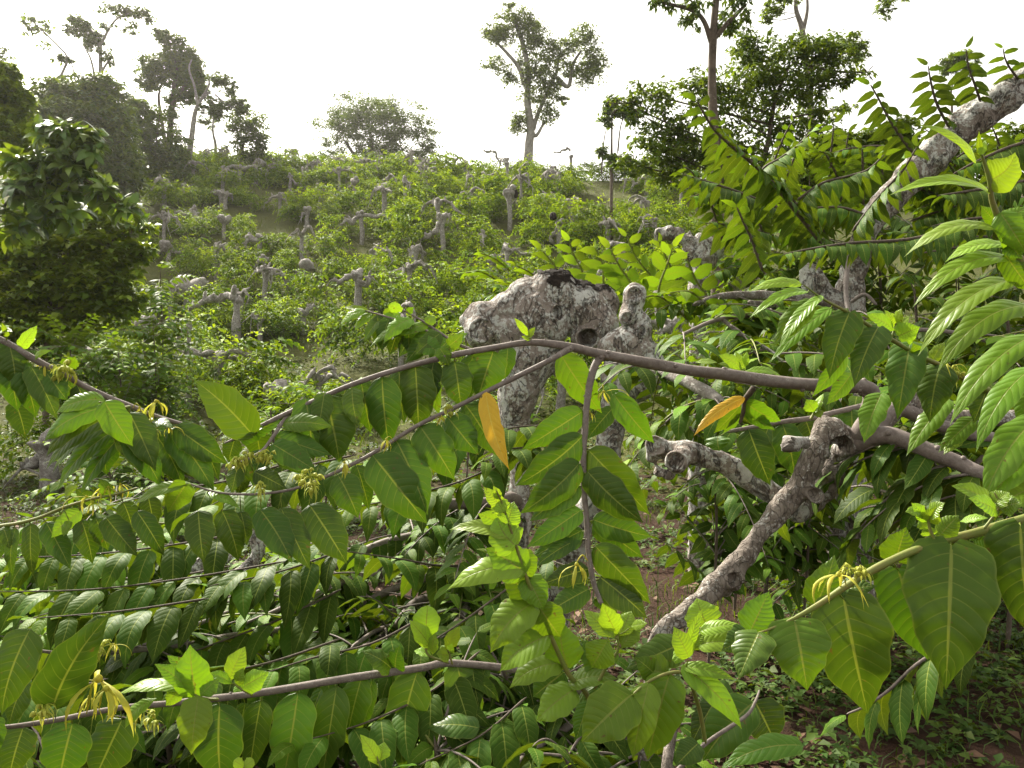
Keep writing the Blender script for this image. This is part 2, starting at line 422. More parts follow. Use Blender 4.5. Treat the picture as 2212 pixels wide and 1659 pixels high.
# ------------------------------------------------------------------ camera, sky, sun, ground
cam = bpy.data.cameras.new('camera'); cam.sensor_width = 36; cam.lens = 36 * F / 2212
cam.clip_start = .05; cam.clip_end = 2000
camo = bpy.data.objects.new('camera', cam); COL.objects.link(camo)
camo.location = (0, 0, CAMZ); camo.rotation_euler = (math.radians(90), 0, 0)
scene.camera = camo

SUN_AZ, SUN_EL = math.radians(-38), math.radians(42)      # azimuth from straight ahead, to the left
w = bpy.data.worlds.new('World'); scene.world = w; w.use_nodes = True
nt = w.node_tree; nt.nodes.clear()
sky = nt.nodes.new('ShaderNodeTexSky'); sky.sky_type = 'NISHITA'; sky.sun_disc = False
sky.sun_elevation = SUN_EL; sky.sun_rotation = SUN_AZ
sky.air_density = 1.0; sky.dust_density = 6.0; sky.ozone_density = 1.0; sky.altitude = 300
hs = nt.nodes.new('ShaderNodeHueSaturation'); hs.inputs['Saturation'].default_value = .15
bg = nt.nodes.new('ShaderNodeBackground'); bg.inputs['Strength'].default_value = .13
wo = nt.nodes.new('ShaderNodeOutputWorld')
nt.links.new(sky.outputs[0], hs.inputs['Color']); warm = nt.nodes.new('ShaderNodeMix'); warm.data_type = 'RGBA'; warm.blend_type = 'MULTIPLY'; warm.inputs[0].default_value = 1
warm.inputs[7].default_value = (1, .965, .87, 1)
nt.links.new(hs.outputs[0], warm.inputs[6]); cloud = nt.nodes.new('ShaderNodeMix'); cloud.data_type = 'RGBA'; cloud.inputs[0].default_value = .2     # thin bright cloud over the clear sky
cloud.inputs[7].default_value = (6.6, 6.5, 5.8, 1)
nt.links.new(warm.outputs[2], cloud.inputs[6]); nt.links.new(cloud.outputs[2], bg.inputs[0]); nt.links.new(bg.outputs[0], wo.inputs[0])

sl = bpy.data.lights.new('sun', 'SUN'); sl.energy = 4.6; sl.angle = math.radians(4); sl.color = (1, .93, .80)
so = bpy.data.objects.new('sun', sl); COL.objects.link(so)
sd = Vector((math.sin(SUN_AZ) * math.cos(SUN_EL), math.cos(SUN_AZ) * math.cos(SUN_EL), math.sin(SUN_EL)))
so.rotation_euler = sd.to_track_quat('Z', 'Y').to_euler(); so.location = (-10, 10, 40)
scene.view_settings.view_transform = 'Standard'; scene.view_settings.look = 'None'
scene.view_settings.exposure = 1.42; scene.view_settings.gamma = 1
scene.cycles.max_bounces = 7; scene.cycles.transparent_max_bounces = 4
scene.cycles.diffuse_bounces = 2; scene.cycles.glossy_bounces = 2; scene.cycles.transmission_bounces = 4
scene.cycles.use_denoising = True

ys = np.concatenate([np.arange(-40, 0, 4), np.arange(0, 20, .35), np.arange(20, 75, .8), np.arange(75, 401, 12)])
xs = np.concatenate([np.arange(-300, -45, 20), np.arange(-45, -8, 1.), np.arange(-8, 10, .35), np.arange(10, 45, 1.), np.arange(45, 301, 20)])
XX, YY = np.meshgrid(xs, ys)
ZZ = hfun(XX, YY)
for i in range(ZZ.shape[0]):
    if -1 < ys[i] < 75:
        for j in range(ZZ.shape[1]):
            if abs(xs[j]) < 46: ZZ[i, j] += noise.fractal(Vector((xs[j] * 1.4, ys[i] * 1.4, 0)), 1, 2, 3) * .05
a = Acc(); idx = np.arange(XX.size).reshape(XX.shape)
Q = np.stack([idx[:-1, :-1], idx[:-1, 1:], idx[1:, 1:], idx[1:, :-1]], -1).reshape(-1, 4)
a.add(np.stack([XX, YY, ZZ], -1).reshape(-1, 3), Q)
g = part('ground', a, M_GROUND); g['kind'] = 'structure'

# ------------------------------------------------------------------ the hazy air of the slope
bm = bmesh.new(); bmesh.ops.create_cube(bm, size=1)
for v in bm.verts: v.co = Vector((v.co.x * 420, v.co.y * 300 + 140, -45 + (v.co.z + .5) * 90))
me = bpy.data.meshes.new('haze'); bm.to_mesh(me); bm.free()
m, ntz = new_mat('hazy_air'); pv = ntz.nodes.new('ShaderNodeVolumePrincipled')
pv.inputs['Color'].default_value = (1, .97, .92, 1); pv.inputs['Density'].default_value = .0003; pv.inputs['Anisotropy'].default_value = .75
oz = ntz.nodes.new('ShaderNodeOutputMaterial'); ntz.links.new(pv.outputs[0], oz.inputs['Volume'])
hz = part('haze', me, m); hz['kind'] = 'stuff'; hz['label'] = 'thin bright haze in the air over the slope'

# ------------------------------------------------------------------ weeds, grass and litter (nobody could count them)
def scatter_xy(n, y0, y1, x_of):
    Y = RNG.uniform(y0, y1, n); X = RNG.uniform(-1, 1, n) * x_of(Y)
    return X, Y
a = Acc()
def add_weeds(n, y0, y1, size, k, xmin=None, dens=.9):
    X, Y = scatter_xy(n, y0, y1, lambda q: q * .68 + .6)
    keep = np.array([noise.noise(Vector((x * .55, y * .55, 3))) + noise.noise(Vector((x * 2.1, y * 2.1, 9))) * .5 > -.12 - (dens - .9) for x, y in zip(X, Y)])
    X, Y = X[keep], Y[keep]; m = len(X)
    X = np.repeat(X, k); Y = np.repeat(Y, k)
    hh = np.repeat(RNG.uniform(.01, .12, m), k) * RNG.uniform(.3, 1, m * k)
    az = RNG.uniform(0, 6.283, m * k); L = size * RNG.uniform(.5, 1.5, m * k)
    d = np.stack([np.cos(az) * L, np.sin(az) * L, L * RNG.uniform(-.25, .5, m * k)], 1)
    r0 = RNG.uniform(0, size * .6, m * k)
    B = np.stack([X + np.cos(az) * r0, Y + np.sin(az) * r0, hfun(X, Y) + hh], 1)
    Nn = np.stack([RNG.normal(0, .3, m * k), RNG.normal(0, .3, m * k), np.ones(m * k)], 1)
    c = np.stack([np.repeat(RNG.uniform(.0, .8, m), k), RNG.uniform(0, 1, m * k), np.zeros(m * k), np.ones(m * k)], 1)
    small_leaves(a, B, d, Nn, L * RNG.uniform(.4, .7, m * k), c=c)
add_weeds(9000, 2.5, 12, .05, 6, dens=.95)
add_weeds(2500, 4.5, 12, .07, 7, dens=.9)
add_weeds(9000, 12, 34, .10, 6, dens=1.1)
def add_grass(n, y0, y1, L0, wid):
    X, Y = scatter_xy(n, y0, y1, lambda q: q * .68 + .6)
    keep = np.array([noise.noise(Vector((x * .45, y * .45, 13))) > -.05 for x, y in zip(X, Y)]); X, Y = X[keep], Y[keep]; m = len(X)
    az = RNG.uniform(0, 6.283, m); L = L0 * RNG.uniform(.5, 1.4, m)
    d = np.stack([np.cos(az) * L * .6, np.sin(az) * L * .6, L * RNG.uniform(.3, 1., m)], 1)
    B = np.stack([X, Y, hfun(X, Y) - .01], 1)
    Nn = np.stack([np.cos(az) * -.4, np.sin(az) * -.4, np.ones(m)], 1)
    c = np.stack([RNG.uniform(.2, 1, m), RNG.uniform(0, 1, m), np.zeros(m), np.ones(m)], 1)
    small_leaves(a, B, d, Nn, np.full(m, wid), arch=.22, c=c)
add_grass(9000, 2.5, 14, .14, .008)
add_grass(9000, 5, 12, .2, .011)
add_grass(26000, 14, 64, .28, .03)
o = part('weeds', a, M_GRASS); o['kind'] = 'stuff'; o['label'] = 'low weeds and grass growing over the red soil and the slope'
a = Acc()
X, Y = scatter_xy(2800, 2.3, 13, lambda q: q * .68 + .6); m = len(X)
az = RNG.uniform(0, 6.283, m); L = RNG.uniform(.03, .14, m)
d = np.stack([np.cos(az) * L, np.sin(az) * L, RNG.uniform(-.1, .25, m) * L], 1)
small_leaves(a, np.stack([X, Y, hfun(X, Y) + .022], 1), d, np.stack([RNG.normal(0, .3, m), RNG.normal(0, .3, m), np.ones(m)], 1), L * RNG.uniform(.15, .5, m), arch=.1)
o = part('leaf_litter', a, M_LITTER); o['kind'] = 'stuff'; o['label'] = 'dry brown leaves and twigs lying on the red soil'

# ------------------------------------------------------------------ distant trees
def clump_leaves(acc, c, rx, ry, rz, n, L, age=(.1, .8), droop=.35, sub=None, wr=.45):
    n = int(n); sub = sub or max(4, n // 22)
    u = RNG.normal(size=(sub, 3)); u /= np.linalg.norm(u, axis=1)[:, None]
    rr = RNG.uniform(.1, 1.5, sub) ** .6
    S = u * rr[:, None] * np.array([rx, rz, ry])
    k = RNG.integers(0, sub, n)
    sr = .2 * (rx + ry) / 2
    P = c + S[k] + RNG.normal(size=(n, 3)) * np.array([sr, sr, sr * .6]) * .8
    az = RNG.uniform(0, 6.283, n)
    LL = L * RNG.uniform(.6, 1.3, n)
    dv = np.stack([np.cos(az), np.sin(az), RNG.normal(-droop, .35, n)], 1); dv /= np.linalg.norm(dv, axis=1)[:, None]
    Nn = np.stack([RNG.normal(0, .45, n), RNG.normal(0, .45, n), np.ones(n)], 1)
    sa = RNG.uniform(*age, sub)
    cc = np.stack([np.clip(sa[k] + RNG.normal(0, .12, n), 0, 1), RNG.uniform(0, 1, n), np.zeros(n), np.ones(n)], 1)
    small_leaves(acc, P, dv * LL[:, None], Nn, LL * wr, c=cc)
    return S + c

def whorl_leaves(acc, c, rx, ry, rz, n, L, age):
    """big leaves set in drooping whorls at the twig ends"""
    ends = []
    for _ in range(max(3, int(n / 8))):
        u = RNG.normal(size=3); u /= np.linalg.norm(u); q = c + u * np.array([rx, rz, ry]) * RNG.uniform(.3, 1.25)
        ends.append(q); ax = nrm(u * .7 + UP * .6 + RNG.normal(0, .3, 3)); e1 = nrm(np.cross(ax, RNG.normal(0, 1, 3))); e2 = np.cross(ax, e1); ag = RNG.uniform(*age)
        for k in range(RNG.integers(6, 10)):
            th = k * 2.4 + RNG.uniform(-.3, .3); d = nrm(e1 * math.cos(th) + e2 * math.sin(th) + ax * RNG.uniform(-.25, .5) - UP * RNG.uniform(.1, .6))
            LL = L * RNG.uniform(.6, 1.2)
            leaf(acc, q + d * .02, q + d * LL, ax + UP * .4, LL * RNG.uniform(.36, .46), bend=RNG.uniform(.05, .2), fold=.25, sh='o', nu=6, nv=2, wave=0, c=(np.clip(ag + RNG.normal(0, .1), 0, 1), RNG.random(), 0, 1), seed=k)
    return np.array(ends)

def crown_tree(name, label, cat, Y, trunk, clumps, L, r, leafmat=None, bark=None, age=(.1, .8), dens=1., group=None, zspread=.9, wr=.45, forks=(), dof=0., droop=.35, sparse=1., whorl=False):
    s = Y / F; dens = dens * (2.0 if Y > 30 else 1.9); L = L * (.62 if Y > 30 else .8)
    P = [D(x, y, Y + RNG.uniform(-.02, .02) * Y * 0) for x, y in trunk]
    base = P[0].copy(); gz = float(hfun(base[0], base[1])); 
    if base[2] > gz: P.insert(0, np.array([base[0], base[1], gz - .3])); base = P[0]
    t = thing(name, label, cat, (base[0], base[1], gz), group)
    wood = Acc(); rad = np.linspace(r, r * .35, len(P))
    Pt = tube(wood, P, rad, 9, n=max(16, 6 * len(P)), knob=.06, seed=int(abs(trunk[0][0])))
    for f in forks:
        tube(wood, [D(x, y, Y) for x, y in f], np.linspace(r * .5, r * .2, len(f)), 7, knob=.06, seed=3)
    fol = Acc()
    allp = np.vstack([Pt] + [np.array([D(x, y, Y) for x, y in f]) for f in forks]) if forks else Pt
    for (x, y, rx, ry, n) in clumps:
        c = D(x, y, Y); rz = (rx + ry) / 2 * s * zspread
        c[1] += RNG.uniform(-.5, .5) * rz
        if whorl: S = whorl_leaves(fol, c, rx * s, ry * s, rz, n * dens / 1.9, L, age)
        else: S = clump_leaves(fol, c, rx * s, ry * s, rz, n * dens, L, age, droop, wr=wr, sub=max(6, int(n * dens / 17 * sparse)))
        k = np.argmin(np.linalg.norm(allp - c + np.array([0, 0, ry * s]), axis=1)); q = allp[k]
        dd = np.linalg.norm(c - q)
        r2 = min(r * .4, .02 * dd + .01 * r)
        mid = (q + c) / 2 + np.array([0, 0, -.08 * dd]) + RNG.normal(0, .05 * dd, 3)
        tube(wood, [q, mid, c], [r2, r2 * .7, r2 * .4], 6, n=8)
        for e in S[:: max(1, len(S) // 6)]:
            tube(wood, [c, (c + e) / 2 + RNG.normal(0, .05 * dd, 3), e], [r2 * .4, r2 * .3, r2 * .12], 5, n=5)
    part('trunk', wood, bark or M_TRUNKDARK, t)
    part('crown', fol, leafmat or M_TREELEAF, t)
    return t

def c0(*pts): return [T(0, 0, *p) for p in pts]
def c1(*pts): return [T(1, 0, *p) for p in pts]
def c2(*pts): return [T(2, 0, *p) for p in pts]
def k0(*cl): return [(*T(0, 0, x, y), rx / 3, ry / 3, n) for x, y, rx, ry, n in cl]
def k1(*cl): return [(*T(1, 0, x, y), rx / 3, ry / 3, n) for x, y, rx, ry, n in cl]
def k2(*cl): return [(*T(2, 0, x, y), rx / 3, ry / 3, n) for x, y, rx, ry, n in cl]

M_BROADLEAF = leaf_mat('broad_leaf', [(0., (.032, .07, .014)), (.5, (.075, .14, .016)), (1., (.16, .24, .025))], veins=False, transl=.3, rough=.38)
M_CREEPER = leaf_mat('creeper_leaf', [(0., (.06, .10, .012)), (.5, (.12, .19, .016)), (1., (.22, .29, .028))], veins=False, transl=.38, rough=.5)
WOODS = 'trees along the top of the slope'
crown_tree('forest_tree', 'olive dark dense tree mass behind the big leaved bush', 'tree', 42, c0((520, 1280), (500, 900), (520, 700)),
    k0((260, 680, 130, 90, 1100), (470, 640, 130, 100, 1500), (660, 600, 110, 80, 1100), (700, 760, 150, 120, 1900), (540, 850, 190, 140, 2400), (740, 950, 150, 150, 1700), (380, 820, 150, 140, 1500), (780, 1150, 130, 120, 1400), (600, 1080, 200, 160, 1900)),
    .55, .35, age=(.0, .8), group=WOODS, zspread=1.2, dens=.8)
crown_tree('forest_tree', 'thicket of slender stems with thin foliage, right of the dark tree mass', 'tree', 50, c0((900, 1290), (930, 1000), (960, 740)),
    k0((900, 760, 70, 110, 520), (980, 850, 60, 140, 560), (930, 1000, 100, 130, 700), (1050, 1050, 90, 120, 560), (1150, 1000, 70, 130, 420), (1180, 1140, 80, 90, 420), (880, 1180, 110, 90, 700), (1030, 1220, 110, 80, 620), (840, 700, 60, 60, 260), (1100, 1180, 120, 80, 700), (960, 1120, 100, 90, 600)),
    .5, .16, age=(.1, .7), group=WOODS, dens=1.4, forks=[c0((960, 1290), (970, 1000), (985, 800)), c0((1040, 1290), (1010, 1000), (1040, 700)), c0((870, 1250), (880, 1000), (870, 760)), c0((1180, 1280), (1100, 1050), (1160, 900))])
crown_tree('forest_tree', 'tall windswept tree whose crown leans into a ragged point', 'tree', 55, c0((1050, 1180), (1090, 1000), (1110, 760), (1130, 560), (1150, 420)),
    k0((1050, 400, 130, 70, 620), (1180, 370, 100, 70, 620), (1230, 470, 70, 110, 560), (1280, 560, 45, 100, 330), (1000, 490, 90, 70, 330), (1100, 260, 90, 35, 260), (1030, 215, 45, 25, 90), (1150, 620, 80, 60, 300), (960, 540, 70, 40, 180), (1160, 510, 110, 60, 360), (1120, 790, 45, 120, 200)),
    .5, .28, age=(.0, .6), group=WOODS, dens=1.35, forks=[c0((1080, 980), (1030, 660), (1040, 580)), c0((1110, 700), (1190, 560), (1240, 430))])
crown_tree('forest_tree', 'slim tree with a pale bare trunk bending to its right', 'tree', 52, c0((1200, 1250), (1235, 950), (1262, 740), (1300, 650), (1370, 590)),
    k0((1440, 530, 80, 50, 240), (1500, 600, 40, 50, 140), (1350, 680, 70, 50, 260), (1410, 720, 50, 40, 200), (1500, 690, 90, 40, 280), (1580, 710, 40, 50, 170)),
    .45, .2, bark=M_BARKFAR, age=(.1, .55), group=WOODS, forks=[c0((1280, 680), (1260, 560), (1225, 450), (1245, 380)), c0((1300, 650), (1350, 560), (1355, 480))])
crown_tree('forest_tree', 'thin pole tree with one small tuft, between pale trunk and round dense crown', 'tree', 56, c0((1375, 1190), (1398, 960), (1380, 860), (1385, 740)),
    k0((1340, 780, 50, 45, 150), (1400, 720, 45, 50, 150), (1460, 940, 30, 15, 25)), .4, .13, bark=M_BARKFAR, age=(.2, .6), group=WOODS)
crown_tree('forest_tree', 'compact brownish green crown standing right of the thin pole tree', 'tree', 54, c0((1560, 1130), (1568, 980), (1600, 860)),
    k0((1590, 810, 100, 70, 800), (1660, 850, 75, 100, 900), (1560, 880, 60, 60, 420), (1680, 960, 50, 90, 520), (1610, 960, 90, 60, 620), (1640, 1030, 70, 45, 380), (1560, 1090, 60, 40, 260)),
    .42, .17, age=(.1, .75), group=WOODS, sparse=1.2, dens=.55)
crown_tree('forest_tree', 'tall sparse tree with a leaning ragged top, above the dark tree mass', 'tree', 48, c0((640, 620), (650, 500), (645, 300), (590, 200), (490, 100)),
    k0((480, 130, 50, 35, 90), (540, 190, 45, 50, 140), (590, 260, 45, 60, 150), (640, 250, 30, 50, 90), (690, 370, 40, 50, 70), (460, 190, 50, 50, 60), (700, 50, 90, 30, 60), (800, 80, 90, 35, 90), (900, 80, 70, 40, 90), (970, 120, 40, 30, 40), (840, 180, 50, 40, 45), (700, 180, 40, 40, 25)),
    .42, .17, bark=M_BARKFAR, age=(.1, .6), group=WOODS, dens=1.7, forks=[c0((620, 540), (590, 390), (540, 290)), c0((650, 480), (700, 400), (740, 370)), c0((645, 300), (760, 120), (950, 60))])
crown_tree('forest_tree', 'bare thin tree with wisps of leaves, leftmost against the white sky', 'tree', 47, c0((360, 600), (400, 480), (435, 380), (380, 300), (180, 110)),
    k0((180, 120, 40, 35, 60), (230, 190, 60, 40, 75), (290, 160, 40, 40, 40), (380, 370, 50, 30, 60), (30, 360, 45, 60, 90), (280, 280, 40, 30, 20), (440, 390, 30, 30, 40)),
    .45, .11, bark=M_BARKFAR, age=(.3, .8), group=WOODS, forks=[c0((500, 590), (470, 430), (440, 360)), c0((280, 640), (180, 480), (40, 380))])
crown_tree('creeper_tree', 'sunlit yellow green tree draped in creepers at the edge of the slope', 'tree', 17, c0((-220, 1450), (-100, 900), (0, 600)),
    k0((30, 560, 80, 110, 700), (110, 640, 70, 60, 420), (60, 760, 120, 110, 900), (100, 900, 120, 100, 800), (30, 1000, 110, 120, 700), (60, 480, 50, 50, 160)),
    .17, .12, M_CREEPER, age=(.2, 1.), wr=.6)
crown_tree('broadleaf_tree', 'dark green tree with big drooping leaves below the sunlit creeper tree', 'tree', 13, c0((-260, 1900), (-60, 1450), (300, 1050)),
    k0((330, 850, 110, 60, 150), (500, 900, 150, 60, 190), (600, 980, 90, 60, 120), (420, 1030, 190, 90, 260), (180, 1080, 160, 120, 220), (330, 1200, 200, 100, 280), (520, 1150, 150, 80, 170), (150, 1280, 170, 110, 220), (660, 1230, 110, 60, 95), (800, 1360, 120, 60, 110), (390, 1380, 170, 90, 190), (150, 1450, 160, 100, 150)),
    .36, .05, M_BROADLEAF, age=(.1, 1.), whorl=True, dens=.85, wr=.48, droop=.7, zspread=.8, sparse=2)
crown_tree('tangled_bush', 'dark bushy thicket hung with vines under the big leaved tree', 'bush', 15.5, c0((300, 2300), (330, 1900), (340, 1650)),
    k0((120, 1620, 230, 140, 1100), (450, 1560, 230, 110, 1000), (700, 1620, 150, 110, 700), (250, 1820, 260, 170, 1100), (560, 1860, 200, 170, 950), (100, 2080, 200, 170, 800), (420, 2120, 230, 150, 800), (690, 1980, 120, 170, 420), (620, 1400, 130, 90, 420), (60, 2250, 160, 90, 380), (300, 1980, 260, 150, 900), (780, 1800, 110, 120, 400), (80, 1900, 160, 150, 700), (850, 1480, 130, 70, 320), (900, 1620, 90, 80, 260), (830, 1950, 90, 100, 240)),
    .22, .07, M_CREEPER, age=(.1, 1.), wr=.6, dens=.6, sparse=1.5)
crown_tree('round_tree', 'dense round grey green tree standing alone beyond the ridge', 'tree', 88, [(812, 420), (808, 360), (800, 290)],
    [(790, 240, 70, 38, 1500), (735, 285, 45, 38, 700), (835, 275, 60, 45, 1300), (775, 310, 45, 30, 500), (885, 278, 50, 40, 800), (925, 305, 30, 30, 330), (830, 335, 48, 36, 1000), (850, 375, 40, 25, 600), (715, 315, 28, 22, 170), (900, 335, 40, 25, 420), (760, 262, 40, 30, 500), (700, 340, 15, 12, 50)],
    .5, .6, age=(.0, .45), group=WOODS, zspread=1.2, dens=1.7, sparse=.4, forks=[[(800, 360), (770, 340), (742, 300)], [(805, 350), (850, 300), (880, 270)]])
crown_tree('tall_tree', 'tall bright green forked tree standing alone on the ridge', 'tree', 64, c1((1205, 1130), (1215, 960), (1225, 830), (1205, 640), (1210, 460), (1180, 300), (1120, 120)),
    k1((1130, 150, 110, 70, 460), (970, 200, 80, 40, 230), (1250, 250, 90, 110, 560), (1040, 250, 80, 50, 250), (1400, 340, 100, 80, 460), (1560, 260, 100, 80, 420), (1640, 380, 80, 80, 380), (1600, 500, 80, 70, 300), (1300, 480, 100, 80, 460), (1270, 600, 110, 80, 400), (1000, 420, 80, 45, 160), (1080, 500, 60, 55, 160), (1150, 790, 60, 70, 260), (1330, 740, 70, 70, 260), (1430, 640, 40, 30, 80), (1090, 20, 40, 30, 50), (1480, 450, 70, 50, 180), (1230, 140, 40, 40, 90), (1200, 380, 70, 80, 220), (1360, 560, 60, 60, 150)),
    .42, .42, leaf_mat('tall_tree_leaf', [(0., (.04, .07, .015)), (.5, (.075, .12, .02)), (1., (.14, .19, .03))], veins=False, transl=.35, rough=.5), M_BARKFAR, age=(.1, .9), group=WOODS, sparse=1.3, dens=1.7,
    forks=[c1((1240, 850), (1265, 760), (1330, 610), (1390, 480), (1410, 380)), c1((1190, 560), (1150, 440), (1080, 350), (980, 250)), c1((1390, 500), (1470, 560), (1500, 420), (1560, 320)), c1((1225, 830), (1260, 880), (1320, 780))])
crown_tree('slender_tree', 'slender leggy sapling pair left of the dark leafy tree on the ridge', 'tree', 40, c1((1750, 1110), (1752, 900), (1755, 690)),
    k1((1750, 690, 40, 50, 120), (1840, 720, 50, 50, 110), (1720, 760, 50, 50, 60), (1700, 1000, 30, 50, 40), (1880, 740, 50, 40, 70), (1780, 1040, 60, 50, 130)), .42, .09, age=(.1, .6), group=WOODS, dens=2.2,
    forks=[c1((1685, 1130), (1700, 930), (1715, 840)), c1((1790, 1000), (1810, 820), (1850, 720))])
crown_tree('tall_trunk_tree', 'tree with a thick dark bare trunk rising out of the frame', 'tree', 16, c2((225, 1150), (205, 850), (190, 450), (205, 150), (220, -80), (225, -400)),
    k2((60, 30, 130, 60, 120), (-120, 0, 120, 40, 90), (60, 130, 120, 50, 60), (340, 40, 110, 60, 130), (330, 150, 100, 60, 110), (400, -60, 150, 60, 120), (30, -120, 200, 60, 140)), .17, .125, M_TREELEAF, M_TRUNKDARK, age=(.0, .5), droop=.9, wr=.38,
    forks=[c2((200, 300), (100, 90), (-150, 10)), c2((205, 250), (320, 120), (420, 20))])
crown_tree('leafy_tree', 'dense dark leafy tree wrapped round the foot of the thick dark trunk', 'tree', 17.5, c2((520, 1200), (560, 900), (600, 650), (700, 400)),
    k2((560, 380, 230, 130, 900), (820, 320, 170, 100, 640), (960, 400, 150, 120, 560), (420, 270, 90, 120, 330), (500, 560, 270, 140, 1100), (800, 560, 190, 110, 640), (280, 700, 240, 140, 900), (620, 760, 200, 110, 640), (120, 560, 130, 110, 420), (1060, 530, 60, 60, 80), (1200, 470, 110, 30, 40), (250, 900, 260, 110, 640), (700, 900, 180, 100, 420), (130, 1050, 200, 110, 520), (420, 1040, 200, 110, 520), (700, 1060, 190, 110, 480), (950, 960, 170, 120, 480), (-60, 960, 160, 100, 420), (-80, 1120, 160, 80, 320), (900, 720, 150, 100, 360)) +
    k1((2010, 600, 170, 100, 420), (2120, 850, 190, 150, 640), (1850, 660, 110, 60, 110), (2080, 1000, 200, 110, 560), (1960, 760, 100, 90, 200), (1900, 1060, 120, 60, 200)),
    .17, .08, age=(.0, .9), wr=.42, droop=.5, dens=.75)
crown_tree('forked_tree', 'pale slim tree forking into a Y with airy yellow green tufts', 'tree', 30, c2((860, 1000), (835, 780), (815, 520), (778, 210), (735, 60), (740, -100)),
    k2((1110, 280, 80, 60, 260), (1150, 350, 50, 60, 180), (600, 60, 70, 60, 160), (560, 120, 30, 40, 60), (680, 10, 90, 30, 80), (1300, 60, 60, 60, 100), (1330, 0, 80, 30, 80), (1050, 690, 55, 35, 110), (980, 300, 80, 60, 180)), .22, .17, M_CREEPER, M_BARKLIMB, age=(.0, .6),
    forks=[c2((778, 210), (808, 60), (800, -100)), c2((815, 450), (950, 380), (1120, 320)), c2((835, 720), (950, 720), (1050, 690)), c2((790, -60), (1100, -120), (1300, 20))])
crown_tree('umbrella_tree', 'small far tree with a flat umbrella crown over the lichened leaning trunk', 'tree', 50, c2((1745, 720), (1740, 600), (1760, 500)),
    k2((1790, 420, 100, 50, 520), (1720, 440, 50, 45, 240), (1860, 450, 50, 45, 200), (1790, 370, 60, 30, 200)), .35, .09, M_TREELEAF, age=(.2, .8), group=WOODS, wr=.5)
crown_tree('roadside_shrub', 'dark green shrubs in the gap right of the dense dark leafy tree', 'shrub', 13, c2((1150, 1300), (1150, 1100), (1150, 980)),
    k2((1000, 930, 140, 70, 560), (1150, 980, 170, 90, 820), (1320, 940, 150, 90, 720), (1050, 1080, 200, 90, 860), (1280, 1090, 200, 90, 860), (900, 1040, 130, 90, 540), (1420, 820, 90, 60, 190), (1480, 1000, 140, 90, 540), (1700, 1050, 180, 100, 700), (1950, 1020, 200, 120, 800), (2150, 950, 160, 140, 700), (1000, 1200, 200, 90, 800), (1300, 1220, 200, 90, 800), (1600, 1220, 200, 90, 800), (850, 1330, 200, 90, 700), (1150, 1360, 200, 90, 700), (700, 1180, 160, 90, 600), (520, 1280, 160, 90, 600)), .15, .05, M_CREEPER, age=(.0, .5), wr=.45)
# ------------------------------------------------------------------ pollarded ylang trees on the slope
def pollard_foliage(seed, open_front, n=64, R=(.5, 1.5), leafL=.23, light=.5, Zt=1.9):
    r_ = np.random.default_rng(seed); a = Acc(); tw = Acc()
    for k in range(n):
        for _ in range(20):
            az = r_.uniform(0, 6.283)
            if not open_front or abs(((az + math.pi / 2 + math.pi) % 6.283) - math.pi) > open_front: break
        rr = r_.uniform(*R); z0 = Zt * r_.uniform(.28, .95)
        a2 = az + r_.normal(0, .5)
        Ls = r_.uniform(.7, 1.5); up = r_.uniform(-.05, .35); dn = r_.uniform(.5, 1.15)
        if k % 3 == 0:                       # upright young shoot
            Ls = r_.uniform(.3, .6); up = r_.uniform(.5, 1.); dn = .15; young = 1
        else: young = 0
        m = max(7, int(Ls / .075))
        t = np.linspace(.05, 1, m)
        o2 = np.array([math.cos(a2), math.sin(a2), 0])
        st = np.array([math.cos(az) * rr, math.sin(az) * rr, z0])
        P = st + o2 * (Ls * t * (1 - .25 * t * dn))[:, None] + UP * (Ls * (up * t - dn * t * t * .75))[:, None]
        P[:, 2] = np.maximum(P[:, 2], .12 + .1 * r_.random())
        lat = np.array([-o2[1], o2[0], 0]); sg = np.where(np.arange(m) % 2, 1., -1.)
        tn = np.gradient(P, axis=0); tn /= np.linalg.norm(tn, axis=1)[:, None]
        dr = r_.uniform(.0, .7)
        d = lat * (sg * 1.0)[:, None] + tn * .45 - UP * dr + r_.normal(0, .42, (m, 3))
        d /= np.linalg.norm(d, axis=1)[:, None]
        LL = leafL * np.interp(t, [0, .2, .7, 1], [.8, 1.1, 1, .55]) * r_.uniform(.8, 1.15, m)
        Nn = UP + lat * (sg * .6)[:, None] + r_.normal(0, .15, (m, 3))
        ag = np.clip(np.interp(t, [0, .7, 1], [.15, .4, .8]) + r_.normal(0, .14) + young * .4 + (light - .5), 0, 1)
        c = np.stack([ag, r_.uniform(0, 1, m), np.zeros(m), np.ones(m)], 1)
        small_leaves(a, P, d * LL[:, None], Nn, LL * r_.uniform(.42, .56), c=c)
        if k % 5 == 0: tube(tw, P[::max(1, m // 5)], np.linspace(.012, .004, len(P[::max(1, m // 5)])), 4, n=8)
    return a.mesh('foliage'), tw.mesh('twig')
VAR_OPEN = [pollard_foliage(100 + k, 1.15, n=165, R=(.7, 2.1)) for k in range(5)]
VAR_FULL = [pollard_foliage(200 + k, 0, n=190, R=(.2, 2.0), Zt=1.5) for k in range(6)]
for vv in VAR_OPEN + VAR_FULL:
    vv[0].materials.append(M_LEAFFAR); vv[1].materials.append(M_BARKFAR)

